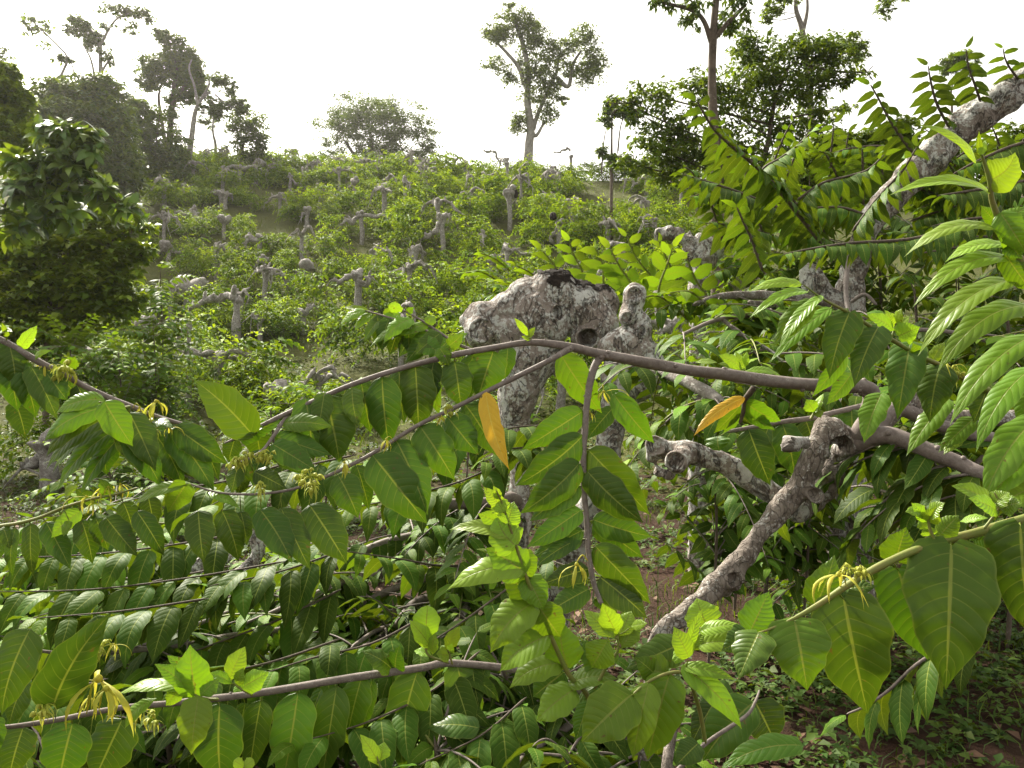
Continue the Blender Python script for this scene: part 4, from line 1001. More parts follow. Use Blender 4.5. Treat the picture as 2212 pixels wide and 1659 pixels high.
kB = 1 / 3 / F * dB; tB = PT(1, 1, 1560, 150, dB)
a = crust(headB, B_.location, lambda x, y, z: 1.25 - abs(x - tB[0]) / (300 * kB) - max(0, tB[2] - z) / (150 * kB), .006)
part('black_moss', a, M_CHAR, B_)

# its low branches: the tangle on the lower left
bw = dict(parent=B_)
S0 = branch(B_, (1, 1), [(1140, 1590, 45), (1080, 1570, 44), (1000, 1590, 42), (900, 1605, 38), (650, 1610, 35), (300, 1640, 30)], (3.95, 3.2), M_TWIG)
S1 = branch(B_, (1, 2), [(1010, 50, 34), (990, 160, 33), (975, 330, 30), (880, 500, 28), (800, 640, 26), (720, 760, 22)], (3.9, 3.0), M_BARKLIMB)
S2 = branch(B_, (1, 2), [(960, 380, 34), (720, 520, 32), (480, 590, 31), (350, 740, 30), (180, 870, 28), (0, 945, 24), (-300, 1010, 20)], (3.7, 2.7), M_TWIG)
S3 = branch(B_, (0, 2), [(2750, 140, 32), (2500, 200, 30), (2212, 325, 28), (1940, 500, 24), (1740, 670, 20), (1500, 760, 15)], (3.7, 3.2), M_TWIG)
S4 = branch(B_, (0, 2), [(2500, 400, 26), (2300, 430, 24), (2120, 500, 22), (1900, 590, 18), (1720, 670, 14), (1400, 800, 10)], (3.5, 3.1), M_TWIG)
S5 = branch(B_, (1, 2), [(960, 740, 26), (860, 880, 25), (700, 1000, 24), (620, 1120, 23), (570, 1290, 20)], (3.2, 2.7), M_TWIG)
S6 = branch(B_, (1, 2), [(1700, 1230, 30), (1440, 1410, 26), (1260, 1530, 22), (1080, 1680, 18)], (3.0, 2.3), M_TWIG)
S7 = branch(B_, (1, 2), [(700, 500, 20), (500, 700, 18), (250, 760, 16), (60, 880, 12)], (3.5, 2.9), M_TWIG)
S8 = branch(B_, (0, 2), [(1165, 70, 17), (1130, 160, 17), (1050, 290, 16), (870, 480, 15), (765, 580, 9)], (3.2, 3.0), M_BARKFAR)
S9 = branch(B_, (0, 2), [(1500, 640, 14), (1200, 760, 13), (1000, 840, 12), (800, 905, 9)], (3.0, 2.7), M_TWIG)
S10 = branch(B_, (0, 2), [(1100, 520, 9), (950, 470, 10), (870, 480, 11), (850, 560, 10), (820, 640, 9), (770, 720, 8), (745, 820, 7)], (3.0, 3.0), M_TWIG)
S11 = branch(B_, (1, 2), [(1350, 1640, 26), (1700, 1700, 30), (1900, 1540, 26), (2000, 1420, 22)], (2.6, 2.8), M_TWIG)
for k, (h, n, kw) in enumerate([
    (S0, 9, dict(L=(.4, .9), az=(2.2, 5.2))), (S1, 7, dict(L=(.3, .6))), (S2, 13, dict(L=(.3, .6), az=(2.0, 5.6))), (S3, 11, dict(L=(.35, .7), az=(1.6, 4.6))), (S4, 8, dict(L=(.3, .6), az=(2, 5))),
    (S5, 7, dict(L=(.25, .5))), (S6, 7, dict(L=(.3, .5))), (S7, 8, dict(L=(.3, .55))), (S9, 8, dict(L=(.25, .5))), (S8, 5, dict(L=(.3, .5), young=.5)), (S10, 4, dict(L=(.25, .4), young=.7)), (S11, 6, dict(L=(.3, .5)))]):
    fill_on(B_, h, n, leafL=.155, spacing=.037, seed=20 + k, age=(.05, .4), droop=(.7, 1.5), **kw)

for k, (tl, pts, d, LL, ag) in enumerate([
    ((0, 2), [(2212, 500, 14), (1800, 700, 12), (1400, 850, 10), (1000, 1000, 5)], (2.9, 2.6), .18, (.1, .45)),
    ((0, 2), [(2212, 820, 14), (1800, 960, 12), (1400, 1050, 10), (900, 1130, 5)], (2.6, 2.3), .18, (.05, .4)),
    ((1, 2), [(500, 700, 14), (200, 850, 12), (-200, 950, 10), (-600, 1080, 5)], (2.7, 2.4), .17, (.1, .4)),
    ((1, 2), [(900, 900, 14), (600, 1150, 12), (200, 1350, 10), (-300, 1500, 5)], (2.4, 2.1), .17, (.05, .35)),
    ((1, 2), [(1200, 1200, 13), (900, 1450, 11), (500, 1640, 6)], (2.3, 2.1), .17, (.02, .3)),
    ((0, 2), [(1500, 350, 12), (1000, 450, 10), (500, 600, 8), (100, 720, 4)], (3.6, 3.4), .17, (.15, .5)),
    ((0, 2), [(1000, 150, 12), (600, 250, 10), (200, 330, 8), (-100, 450, 4)], (4.4, 4.2), .17, (.1, .45)),
    ((0, 2), [(900, 700, 12), (500, 800, 10), (100, 830, 5)], (3.2, 3.0), .17, (.15, .5)),
    ((0, 1), [(1900, 1330, 12), (1500, 1450, 10), (1100, 1520, 8), (700, 1620, 4)], (2.7, 2.5), .17, (.02, .3)),
    ((1, 2), [(1000, 300, 13), (700, 350, 11), (350, 300, 9), (0, 250, 4)], (3.3, 3.0), .17, (.1, .45)),
    ((1, 2), [(1100, 480, 13), (800, 700, 11), (400, 960, 6)], (2.9, 2.6), .18, (.05, .4)),
    ((1, 1), [(1100, 1300, 13), (800, 1450, 11), (400, 1560, 9), (0, 1650, 4)], (3.2, 3.0), .18, (.1, .45)),
    ((1, 1), [(950, 1130, 13), (500, 1250, 10), (100, 1350, 5)], (3.4, 3.2), .18, (.1, .5)),
    ((0, 1), [(2300, 1290, 12), (1900, 1380, 10), (1600, 1500, 8), (1300, 1650, 4)], (2.45, 2.3), .17, (.05, .3)),
    ((0, 2), [(1700, 520, 10), (1300, 640, 9), (900, 800, 7), (500, 860, 4)], (3.1, 2.9), .16, (.3, .7)),
    ((1, 1), [(1420, 1110, 12), (1250, 1100, 10), (1080, 1120, 8), (950, 1180, 4)], (3.4, 3.2), .165, (.05, .4)),
    ((1, 1), [(1380, 1230, 12), (1200, 1240, 10), (1050, 1260, 8), (940, 1330, 4)], (3.3, 3.1), .165, (.05, .4)),
    ((0, 2), [(1500, 150, 12), (1000, 230, 10), (500, 280, 8), (-50, 300, 4)], (2.9, 2.7), .185, (.04, .35)),
    ((0, 2), [(1850, 320, 12), (1200, 430, 10), (600, 500, 8), (-100, 520, 4)], (2.8, 2.6), .185, (.04, .38)),
    ((0, 2), [(1350, 560, 12), (800, 640, 10), (200, 690, 5)], (2.6, 2.5), .185, (.05, .4)),
    ((0, 2), [(2212, 250, 12), (1800, 390, 10), (1350, 480, 5)], (2.9, 2.7), .185, (.03, .35)),
    ((0, 2), [(900, 30, 12), (500, 110, 10), (100, 150, 5)], (3.1, 2.9), .185, (.03, .35)),
    ((0, 2), [(700, 1080, 10), (400, 1150, 9), (0, 1180, 6)], (2.1, 2.0), .17, (.02, .25))]):
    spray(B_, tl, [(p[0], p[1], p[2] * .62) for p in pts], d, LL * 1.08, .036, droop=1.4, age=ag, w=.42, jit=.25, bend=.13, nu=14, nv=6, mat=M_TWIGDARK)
# long flowering branches of the same tree
L1 = branch(B_, (0, 2), [(150, 880, 9), (300, 905, 11), (560, 925, 13), (800, 905, 14), (1000, 885, 15), (1260, 850, 16), (1500, 800, 17), (1800, 765, 18), (2140, 700, 20), (2300, 620, 21), (2600, 480, 24), (3100, 330, 28)], (2.15, 3.6))
leaves(L1, (0, 2), [(865, 925, 640, 1085, 120, .1, dict(roll=40, bend=.14)), (1000, 910, 865, 1045, 90, .1, dict(roll=45)), (1370, 850, 1345, 1050, 120, .15, dict(roll=20)), (1550, 840, 1395, 1040, 125, .12, dict(roll=35)), (1190, 860, 1110, 1010, 110, .2), (1090, 870, 1060, 1030, 90, .3),
    (1700, 800, 1640, 990, 120, .15), (1850, 770, 1760, 1000, 140, .05, dict(roll=-20)), (2025, 750, 1890, 1110, 185, .1, dict(roll=25, bend=.14)), (2110, 720, 1990, 950, 120, .1, dict(roll=50)), (2200, 680, 2110, 930, 140, .1, dict(roll=50)), (480, 930, 420, 1060, 90, .15), (700, 930, 520, 1060, 110, .08, dict(roll=40)), (1260, 860, 1180, 990, 110, .1, dict(dd=.03)), (1460, 830, 1420, 1000, 110, .08, dict(dd=.04))])
buds(L1, (0, 2), 660, 880, 70, 2.2, 9, 50, 1); flower(L1, (0, 2), 740, 860, 90, 2.2, seed=4, stalk=(700, 905), open_=.8)
flower(L1, (0, 2), 1370, 660, 120, 2.7, seed=6, open_=.4, stalk=(1400, 700))
L2 = branch(B_, (0, 2), [(-150, 1410, 13), (30, 1395, 15), (300, 1360, 17), (560, 1310, 18), (780, 1270, 18), (1100, 1240, 20), (1420, 1205, 23), (1700, 1170, 23), (2212, 1085, 25), (520, 1010, 25, 1, 2), (740, 980, 24, 1, 2), (1290, 1050, 26, 1, 2), (1600, 1180, 26, 1, 2)], (1.55, 2.5))
leaves(L2, (0, 2), [(470, 1375, 380, 1760, 310, .15), (790, 1350, 600, 1760, 310, .08, dict(roll=18)), (1425, 1250, 1440, 1780, 330, .12, dict(side=.03)), (1690, 1230, 1620, 1690, 200, .08), (1930, 1180, 1830, 1760, 285, .25, dict(roll=5)), (2180, 1140, 2090, 1720, 230, .22), (1590, 1240, 1560, 1500, 120, .08, dict(dd=.06)),
    (2080, 1150, 2010, 1450, 110, .1, dict(dd=.05, roll=40)), (-40, 1330, -10, 1560, 140, .3), (150, 1400, 60, 1720, 230, .1, dict(dd=.08)), (1300, 1240, 1240, 1480, 200, .35, dict(dd=.03))])
leaves(L2, (1, 2), [(490, 1045, 400, 1690, 285, .22, dict(roll=8, side=.03)), (750, 985, 900, 1425, 265, .35, dict(side=-.05)), (130, 1080, 40, 1450, 215, .3), (200, 1095, 150, 1410, 110, .1, dict(dd=.05)), (890, 1400, 540, 1400, 190, .1, dict(d=2.2, roll=30, pet=False)), (940, 1000, 900, 1150, 90, .3), (350, 1020, 380, 860, 150, .25, dict(sh='h', roll=30)), (330, 1020, 130, 900, 170, .25, dict(roll=40))])
hleaf(L2, (0, 2), 350, 1245, 730, 645, 330, age=.16, roll=-14, bend=.08, side=.1, sh='h', dd=-.15, dz=.05)
hleaf(L2, (0, 2), 190, 770, 10, 1320, 300, age=.2, roll=20, bend=.08, sh='o', dd=-.1, d=1.45, pet=False)
hleaf(L2, (0, 2), 160, 1100, 60, 1380, 200, age=.1, roll=30, d=1.6, pet=False)
f = Acc()
r0 = rosette(B_, (0, 2), [(1420, 1215, 11), (1330, 1210, 10), (1260, 1180, 9), (1235, 1100, 7), (1230, 1010, 5)], [(1275, 1195, 1232, 858, 245, .6, dict(roll=10, sh='o')), (1240, 1160, 760, 1185, 150, .72, dict(roll=55, bend=.14)), (1200, 1100, 1075, 1255, 115, .75, dict(roll=10)), (1210, 1140, 1000, 985, 115, .62, dict(roll=20)), (1285, 1200, 1240, 1575, 225, .78, dict(roll=0, sh='o', dd=-.04)),
    (1010, 1210, 810, 1405, 110, .6, dict(roll=35, bend=.16)), (1300, 1190, 1420, 1080, 140, .5, dict(roll=30)), (1220, 1090, 1080, 930, 110, .6, dict(dd=.03)), (1330, 1220, 1330, 1480, 130, .45, dict(dd=.03))], 1.72)
rosette(B_, (0, 2), [(1640, 1190, 9), (1570, 1150, 8), (1510, 1110, 6)], [(1485, 1090, 1590, 870, 140, .82, dict(roll=10)), (1500, 1110, 1350, 1045, 90, .7), (1560, 1140, 1745, 1035, 150, .85, dict(roll=10)), (1540, 1130, 1580, 1010, 90, .8)], 1.78)
flower(L2, (0, 2), 640, 1090, 330, 1.62, seed=11, open_=.75, stalk=(560, 1310), label='large yellow flower with curling strap petals at the lower left')
flower(L2, (0, 2), 690, 1150, 250, 1.6, seed=12, open_=.5, stalk=(640, 1290)); flower(L2, (0, 2), 580, 1200, 150, 1.63, seed=15, open_=.4, stalk=(560, 1310))
buds(L2, (0, 2), 260, 1260, 70, 1.58, 7, 66, 3); buds(L2, (0, 2), 1000, 1310, 60, 1.75, 4, 70, 5)
flower(L2, (0, 2), 930, 1290, 130, 1.75, seed=9, open_=.5)

# ------------------------------------------------------------------ the crooked tree on the right with the arching branch
dA = 2.35
A_ = thing('crooked_tree', 'scarred tree whose crooked grey limb rises to a knuckle with an arching branch', 'tree', (PT(1, 2, 2000, 850, dA)[0], dA, 0))
ch = chain([(*PT(1, 2, 2000, 2400, dA), 80 / 3 / F * dA), (*PT(1, 2, 1980, 1500, dA - .05), 64 / 3 / F * dA), (*PT(1, 2, 2030, 860, dA - .1), 66 / 3 / F * dA), (*PT(2, 2, 0, 680, dA - .1), 72 / 3 / F * dA), (*PT(2, 2, 100, 590, dA - .08), 80 / 3 / F * dA), (*PT(2, 2, 200, 490, dA - .06), 86 / 3 / F * dA), (*PT(2, 2, 300, 385, dA - .04), 84 / 3 / F * dA), (*PT(2, 2, 400, 280, dA - .02), 80 / 3 / F * dA), (*PT(2, 2, 480, 170, dA), 82 / 3 / F * dA), (*PT(2, 2, 560, 80, dA), 86 / 3 / F * dA),
            (*PT(2, 1, 640, 1640, dA), 92 / 3 / F * dA), (*PT(2, 1, 720, 1540, dA), 96 / 3 / F * dA), (*PT(2, 1, 800, 1400, dA), 98 / 3 / F * dA), (*PT(2, 1, 865, 1260, dA), 98 / 3 / F * dA), (*PT(2, 1, 905, 1160, dA), 100 / 3 / F * dA)], .3)
ch += blobs((2, 1), [(930, 1120, 108, 0), (980, 1130, 115, 0), (1050, 1160, 95, 0), (1080, 1210, 80, 0), (1040, 1270, 90, .04), (960, 1400, 110, .06), (900, 1500, 110, .08), (840, 1590, 100, .08), (770, 1650, 90, .06), (860, 1550, 60, -.03)], dA)
ch += blobs((2, 2), [(330, 470, 50, -.04), (360, 420, 48, -.05), (290, 520, 45, -.02), (380, 380, 42, -.04)], dA)
ch = [(x, y, z, r * .9) for x, y, z, r in ch]
me = remesh_blobs('trunk', ch, .006, A_.location, amp=.0085, freq=20, smooth=5, seed=7,
                  holes=[(PT(2, 1, 1030, 1260, dA - .08), .036, .05, .01), (PT(2, 1, 850, 1560, dA - .07), .022, .02, .009), (PT(2, 2, 350, 440, dA - .09), .02, .022, .008)])
part('trunk', me, M_BARKLIMB, A_, 'crooked grey brown limb bent over into a knuckle')
a = Acc(); tube(a, [PT(2, 1, 800, 1210, dA - .05), PT(2, 1, 740, 1200, dA - .08), PT(2, 1, 690, 1225, dA - .1), PT(2, 1, 645, 1250, dA - .11)], [.022, .02, .017, .012], 9, n=16, knob=.3, seed=5)
for k, (x, y) in enumerate([(700, 1170), (680, 1200), (650, 1240)]):
    tube(a, [PT(2, 1, 735, 1205, dA - .1), PT(2, 1, x, y, dA - .12)], [.008, .003], 5, n=6)
part('broken_stub', a, M_BARKFAR, A_)
ch = chain([(*PT(1, 1, 2060, 1240, dA + .1), 84 / 3 / F * dA), (*PT(1, 1, 2150, 1270, dA + .1), 88 / 3 / F * dA), (*PT(2, 1, 20, 1270, dA + .1), 95 / 3 / F * dA), (*PT(2, 1, 150, 1300, dA + .12), 95 / 3 / F * dA), (*PT(2, 1, 300, 1360, dA + .12), 92 / 3 / F * dA), (*PT(2, 1, 450, 1450, dA + .12), 90 / 3 / F * dA), (*PT(2, 1, 600, 1550, dA + .1), 92 / 3 / F * dA), (*PT(2, 1, 740, 1650, dA + .06), 96 / 3 / F * dA)], .3)
ch += blobs((1, 1), [(2030, 1230, 78, .1), (2010, 1300, 60, .1), (2170, 1330, 92, .02), (2212, 1300, 90, .05), (2120, 1420, 62, .08), (2060, 1400, 55, .1)], dA)
ch = [(x, y, z, r * .92) for x, y, z, r in ch]
me = remesh_blobs('limb', ch, .006, A_.location, amp=.006, freq=18, smooth=5, seed=9, holes=[(PT(1, 1, 2180, 1345, dA - .07), .027, .015, .007), (PT(1, 1, 2030, 1240, dA - .0), .028, .016, .009)])
part('limb', me, M_BARKHEAD, A_, 'lichen covered limb ending in two cut knobs')

MA = branch(A_, (2, 1), [(1130, 1200, 75), (1190, 1090, 62), (1215, 980, 58), (1225, 900, 56), (1180, 850, 50), (1080, 840, 46), (900, 835, 42), (600, 815, 40), (300, 770, 38), (0, 735, 37), (2000, 695, 36, 1, 1), (1700, 640, 32, 1, 1), (1480, 590, 27, 1, 1), (1230, 560, 22, 1, 1), (960, 600, 20, 1, 1), (620, 665, 19, 1, 1), (270, 765, 17, 1, 1), (0, 860, 16, 1, 1), (1900, 1000, 15, 0, 1), (1700, 1095, 13, 0, 1), (1540, 1175, 10, 0, 1), (1450, 1215, 5, 0, 1)],
           [dA, dA - .05, dA - .08, dA - .1, dA - .12, dA - .14, dA - .16, dA - .18, dA - .2, 2.12, 2.08, 2.04, 2.0, 1.97, 1.95, 1.92, 1.9, 1.88, 1.85, 1.82, 1.8, 1.79], ns=12, label='long grey branch arching over to the left')
leaves(MA, (1, 1), [(265, 790, 310, 1245, 240, .12), (480, 715, 500, 1140, 255, .24, dict(roll=2)), (570, 690, 640, 1040, 130, .5, dict(dd=.05, roll=-20)), (735, 690, 775, 985, 215, .16), (985, 620, 880, 930, 255, .28, dict(roll=4)), (70, 860, 110, 1110, 150, .42, dict(roll=-15)), (640, 600, 700, 712, 110, .4, dict(roll=10, sh='h')), (700, 580, 790, 500, 100, .55, dict(roll=-10, sh='h')),
    (375, 745, 410, 1090, 175, .12, dict(dd=.04)), (600, 685, 560, 1000, 165, .1, dict(dd=.05)), (850, 640, 830, 930, 165, .14, dict(dd=.05)), (130, 825, 190, 1150, 175, .15, dict(dd=.04)), (-60, 880, -20, 1210, 175, .14, dict(dd=.04)), (30, 855, -60, 1140, 160, .22, dict(dd=.03)), (-180, 930, -110, 1260, 170, .1, dict(dd=.05)), (-320, 990, -250, 1290, 170, .15, dict(dd=.05)), (1080, 590, 1060, 800, 120, .2, dict(dd=.05)),
    (520, 560, 650, 640, 140, .35, dict(dd=.04)), (-110, 890, -150, 1150, 150, .3), (-230, 930, -180, 1330, 230, .2, dict(roll=10)), (160, 800, 60, 1010, 130, .3, dict(dd=.05))])
leaves(MA, (0, 1), [(1640, 1165, 1258, 805, 270, .42, dict(roll=-8, bend=.05, side=.05)), (2110, 915, 2200, 1340, 310, .22, dict(roll=5)), (1700, 1110, 1420, 1190, 120, .3, dict(roll=50)), (1970, 960, 1980, 1010, 110, .6, dict(roll=30, sh='h')), (1560, 1190, 1830, 1060, 130, .35, dict(dd=.04)), (1520, 1190, 1480, 1340, 130, .15, dict(dd=.06)), (1660, 1130, 1690, 1330, 160, .2, dict(dd=.06))])
MK = branch(A_, (1, 1), [(850, 608, 12), (760, 575, 11), (700, 540, 10), (600, 470, 8), (500, 405, 7), (390, 345, 4)], (1.95, 2.0))
leaves(MK, (1, 1), [(395, 350, 305, 318, 75, .85, dict(roll=-5, sh='p')), (380, 375, 205, 487, 85, .75, dict(roll=40, bend=.2)), (460, 408, 272, 572, 125, .6, dict(roll=40, bend=.2)), (500, 470, 185, 590, 110, .5, dict(roll=44, bend=.16, pet=False)), (600, 475, 415, 692, 150, .18, dict(roll=10)), (560, 450, 320, 545, 95, .55, dict(roll=46, bend=.14)), (640, 500, 470, 645, 130, .35, dict(roll=20)), (560, 440, 600, 385, 80, .7, dict(roll=10)), (520, 545, 665, 640, 130, .4, dict(pet=False)), (700, 540, 560, 700, 140, .25, dict(dd=.03)), (430, 370, 470, 330, 50, .6), (740, 570, 820, 500, 80, .5, dict(roll=30)), (480, 480, 370, 660, 120, .12, dict(dd=.04, pet=False))])
MK2 = branch(A_, (1, 1), [(640, 520, 9), (480, 455, 8), (330, 405, 7), (230, 375, 6), (150, 352, 4)], (1.97, 2.02))
leaves(MK2, (1, 1), [(150, 352, -5, 448, 80, .72, dict(roll=42, bend=.16)), (175, 362, 20, 335, 55, .8, dict(roll=45)), (200, 370, 85, 490, 80, .6, dict(roll=35, bend=.15)), (235, 385, 245, 610, 105, .18), (310, 405, 262, 625, 115, .18), (290, 390, 330, 330, 70, .7), (390, 425, 310, 650, 120, .1, dict(dd=.03)), (270, 395, 150, 560, 90, .4, dict(roll=30)), (440, 440, 440, 640, 120, .12, dict(dd=.04))])
rosette(A_, (1, 1), [(1235, 555, 12), (1225, 540, 10), (1205, 515, 7)], [(1215, 520, 1120, 400, 50, .95, dict(roll=5)), (1215, 530, 1258, 460, 50, .95), (1220, 545, 1165, 520, 34, 1.)], 1.97)
# branch below it with the yellow leaf
MB = branch(A_, (1, 1), [(1500, 590, 26), (1420, 635, 20), (1350, 675, 18), (940, 880, 16), (700, 1000, 15), (500, 1095, 14), (200, 1280, 13), (0, 1385, 12), (2050, 1455, 11, 0, 1), (1950, 1495, 10, 0, 1), (1800, 1530, 9, 0, 1), (1600, 1545, 8, 0, 1), (1400, 1530, 7, 0, 1), (1210, 1470, 5, 0, 1)], (2.0, 1.68), ns=9)
leaves(MB, (1, 1), [(800, 960, 1005, 1300, 215, .24, dict(dd=.02)), (690, 1045, 890, 1290, 215, .15, dict(dd=.01, roll=-5)), (515, 1110, 735, 1455, 250, .3, dict(roll=3)), (360, 1200, 560, 1680, 260, .14), (210, 1300, 560, 1740, 300, .2, dict(roll=4)), (-20, 1420, 110, 1700, 210, .25, dict(roll=-5)), (900, 930, 960, 1180, 140, .22, dict(dd=.06)), (100, 1360, 180, 1650, 140, .1, dict(dd=.05))])
hleaf(MB, (1, 1), 938, 892, 1090, 1388, 140, age=.3, roll=4, bend=.05, mat=M_YELLOW, side=-.06, dd=-.03, label='orange yellow dying leaf')
leaves(MB, (0, 2), [(1285, -5, 1320, 330, 190, .2), (1440, -5, 1545, 325, 185, .18), (1690, -10, 1895, 335, 225, .1), (1825, -20, 2010, 375, 205, .14), (2010, -40, 2250, 340, 260, .15), (1560, 0, 1600, 220, 120, .15, dict(dd=.05))])
leaves(MB, (0, 1), [(1205, 1480, 1085, 1665, 170, .62, dict(roll=-5, sh='h')), (1190, 1480, 850, 1625, 110, .6, dict(roll=45)), (1340, 1530, 1560, 1640, 100, .5, dict(roll=40)), (1260, 1500, 1110, 1640, 100, .5, dict(dd=.03, roll=40))])
buds(MB, (0, 1), 2010, 1440, 90, 1.7, 14, 60, 2); buds(MB, (0, 1), 1690, 1480, 50, 1.68, 4, 46, 7); buds(MB, (1, 1), 690, 985, 50, 1.87, 7, 44, 3)
flower(MB, (1, 1), 20, 1340, 110, 1.75, seed=5, open_=.4, stalk=(60, 1370)); flower(MB, (1, 1), 290, 1190, 90, 1.8, seed=8, open_=.4, stalk=(340, 1200)); flower(MB, (1, 1), 650, 1040, 70, 1.86, seed=2, open_=.7)
# side twig at the left end with a mass of buds
MC = branch(A_, (0, 1), [(1890, 1000, 15), (1830, 1080, 14), (1770, 1170, 12), (1700, 1260, 10), (1600, 1320, 9), (1480, 1370, 6)], (1.86, 1.74))
leaves(MC, (0, 1), [(1840, 1085, 2165, 1110, 135, .38, dict(roll=30)), (1790, 1170, 2150, 1290, 160, .22, dict(roll=15)), (1770, 1220, 2060, 1400, 180, .2), (1650, 1400, 1860, 1510, 150, .16), (1750, 1230, 1960, 1420, 130, .1, dict(dd=.04)), (1600, 1330, 1540, 1560, 130, .2, dict(dd=.03)), (1540, 1360, 1500, 1540, 120, .35, dict(dd=.02)), (1500, 1340, 1560, 1290, 70, .8, dict(sh='h')), (1700, 1260, 1640, 1500, 150, .12, dict(dd=.05))])
for x, y in ((1530, 1340), (1600, 1310), (1680, 1290), (1740, 1300)): buds(MC, (0, 1), x, y, 55, 1.72, 8, 42, int(x))
# drooping twig in the middle
MD = branch(A_, (1, 1), [(1740, 650, 40), (1690, 645, 32), (1650, 700, 26), (1615, 800, 24), (1595, 930, 22), (1580, 1100, 22), (1565, 1300, 22), (1575, 1550, 20), (1590, 60, 19, 1, 2), (1600, 230, 18, 1, 2), (1625, 420, 17, 1, 2), (1665, 540, 16, 1, 2), (1690, 600, 14, 1, 2)], (2.05, 1.92), ns=9)
leaves(MD, (1, 1), [(1560, 1010, 1170, 1255, 200, .32, dict(roll=-10)), (1560, 1170, 1125, 1490, 230, .22, dict(roll=-8)), (1540, 1345, 1155, 1670, 230, .22, dict(roll=-8)), (1540, 1490, 1220, 1720, 190, .12), (1425, 640, 1690, 1020, 215, .55, dict(roll=-16, d=2.03, pet=False)), (1770, 900, 2030, 1215, 180, .42, dict(roll=-16, d=2.02, pet=False)), (1760, 985, 1590, 1190, 130, .12, dict(d=2.05, pet=False)),
    (1605, 1260, 2000, 1680, 250, .42, dict(roll=-12)), (1600, 1400, 1960, 1730, 240, .2, dict(roll=-8, dd=-.02))])
leaves(MD, (1, 2), [(1550, -10, 1200, 230, 170, .28), (1560, 120, 1230, 300, 150, .18), (1550, 170, 1250, 360, 120, .1), (1635, 50, 2015, 160, 190, .3, dict(roll=-8)), (1640, 60, 1960, 300, 190, .3, dict(roll=-8, dd=.02)), (1650, 225, 2005, 595, 220, .3, dict(roll=-8)), (1680, 425, 1985, 690, 220, .1), (1600, 370, 1300, 470, 150, .1), (1600, 500, 1340, 650, 170, .12), (1640, 560, 1780, 640, 90, .15, dict(dd=.04))])
flower(MD, (1, 2), 1525, 345, 190, 1.9, seed=21, open_=.55, stalk=(1600, 320), label='pale yellow flower hanging alone from the drooping twig')
flower(MD, (1, 1), 1700, 880, 110, 2.04, seed=31, open_=1., stalk=(1690, 850)); flower(MD, (1, 1), 1610, 1010, 80, 2.02, seed=33, open_=.4)
# twig carrying the second yellow leaf
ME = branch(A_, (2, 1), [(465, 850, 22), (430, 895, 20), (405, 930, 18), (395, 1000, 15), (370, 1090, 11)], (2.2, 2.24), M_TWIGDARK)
hleaf(ME, (2, 1), 395, 920, 70, 1170, 90, age=.2, roll=20, bend=.06, mat=M_YELLOW, side=.04, dd=-.02, label='orange leaf with a browned base')
leaves(ME, (2, 1), [(410, 950, 640, 1070, 150, .5, dict(roll=-20)), (400, 980, 600, 1130, 110, .4, dict(roll=-20, dd=.02)), (380, 960, 200, 1150, 110, .5, dict(roll=-30, dd=.02)), (380, 1000, 260, 1150, 90, .45, dict(roll=-30, dd=.03))])
# low twig with hanging leaves behind the knuckle
MF = branch(A_, (2, 1), [(1230, 945, 20), (1190, 965, 19), (1000, 1010, 18), (830, 1050, 17), (650, 1075, 16), (450, 1110, 14), (280, 1140, 11)], (2.55, 2.3))
leaves(MF, (2, 1), [(430, 1130, 570, 1490, 230, .06), (650, 1095, 725, 1440, 215, .06), (1095, 1000, 1120, 1240, 210, .2), (230, 1170, 240, 1265, 190, .3, dict(roll=40)), (800, 1070, 860, 1300, 180, .1, dict(dd=.06)), (980, 1030, 940, 1260, 170, .1, dict(dd=.06)), (560, 1100, 500, 1350, 160, .1, dict(dd=.06))])
rosette(A_, (2, 1), [(830, 1060, 11), (845, 1030, 9), (855, 1000, 7)], [(850, 1010, 800, 930, 100, .85, dict(roll=5)), (850, 1020, 890, 930, 100, .8), (855, 1010, 915, 890, 60, .9), (850, 1030, 915, 1010, 70, .8, dict(roll=40))], 2.3)
rosette(A_, (2, 1), [(420, 800, 9), (400, 750, 8), (390, 720, 6)], [(400, 760, 340, 615, 70, .8), (410, 745, 640, 780, 80, .75, dict(roll=50, bend=.15)), (390, 740, 230, 700, 70, .8, dict(roll=50)), (380, 730, 230, 640, 90, .75), (400, 720, 420, 620, 60, .9), (220, 690, 80, 690, 70, .75, dict(roll=55))], 2.25)
# branches to the right of the knuckle
MG = branch(A_, (2, 1), [(1120, 1210, 78), (1220, 1170, 72), (1310, 1160, 62), (1430, 1190, 56), (1600, 1265, 52), (1800, 1350, 48), (1960, 1420, 46), (2300, 1560, 42), (2800, 1800, 36), (3500, 2050, 24), (4200, 2200, 10)], (dA, 2.0), M_TWIG, ns=12)
MH = branch(A_, (2, 1), [(1230, 1160, 60), (1300, 1060, 52), (1400, 990, 48), (1640, 1090, 46), (1900, 1160, 44), (2120, 1200, 42), (2600, 1280, 38), (3300, 1330, 26), (4000, 1400, 9)], (dA, 2.5), M_TWIG, ns=11)
MI = branch(A_, (2, 1), [(1250, 1130, 60), (1370, 1010, 55), (1460, 930, 62), (1560, 1000, 55), (1700, 1040, 50), (1900, 1050, 52), (2100, 1055, 55), (2300, 1030, 58), (2700, 980, 52), (3300, 860, 34), (3900, 700, 10)], (dA + .02, 2.6), M_BARKLIMB, ns=12)
MJ = branch(A_, (2, 1), [(1950, 1290, 12), (1900, 1350, 14), (2060, 1220, 12)], (2.5, 2.5))
leaves(MG, (2, 1), [(1500, 1200, 1440, 1410, 120, .15, dict(dd=.05)), (1280, 1220, 1200, 1400, 150, .25, dict(dd=.04, roll=30))])
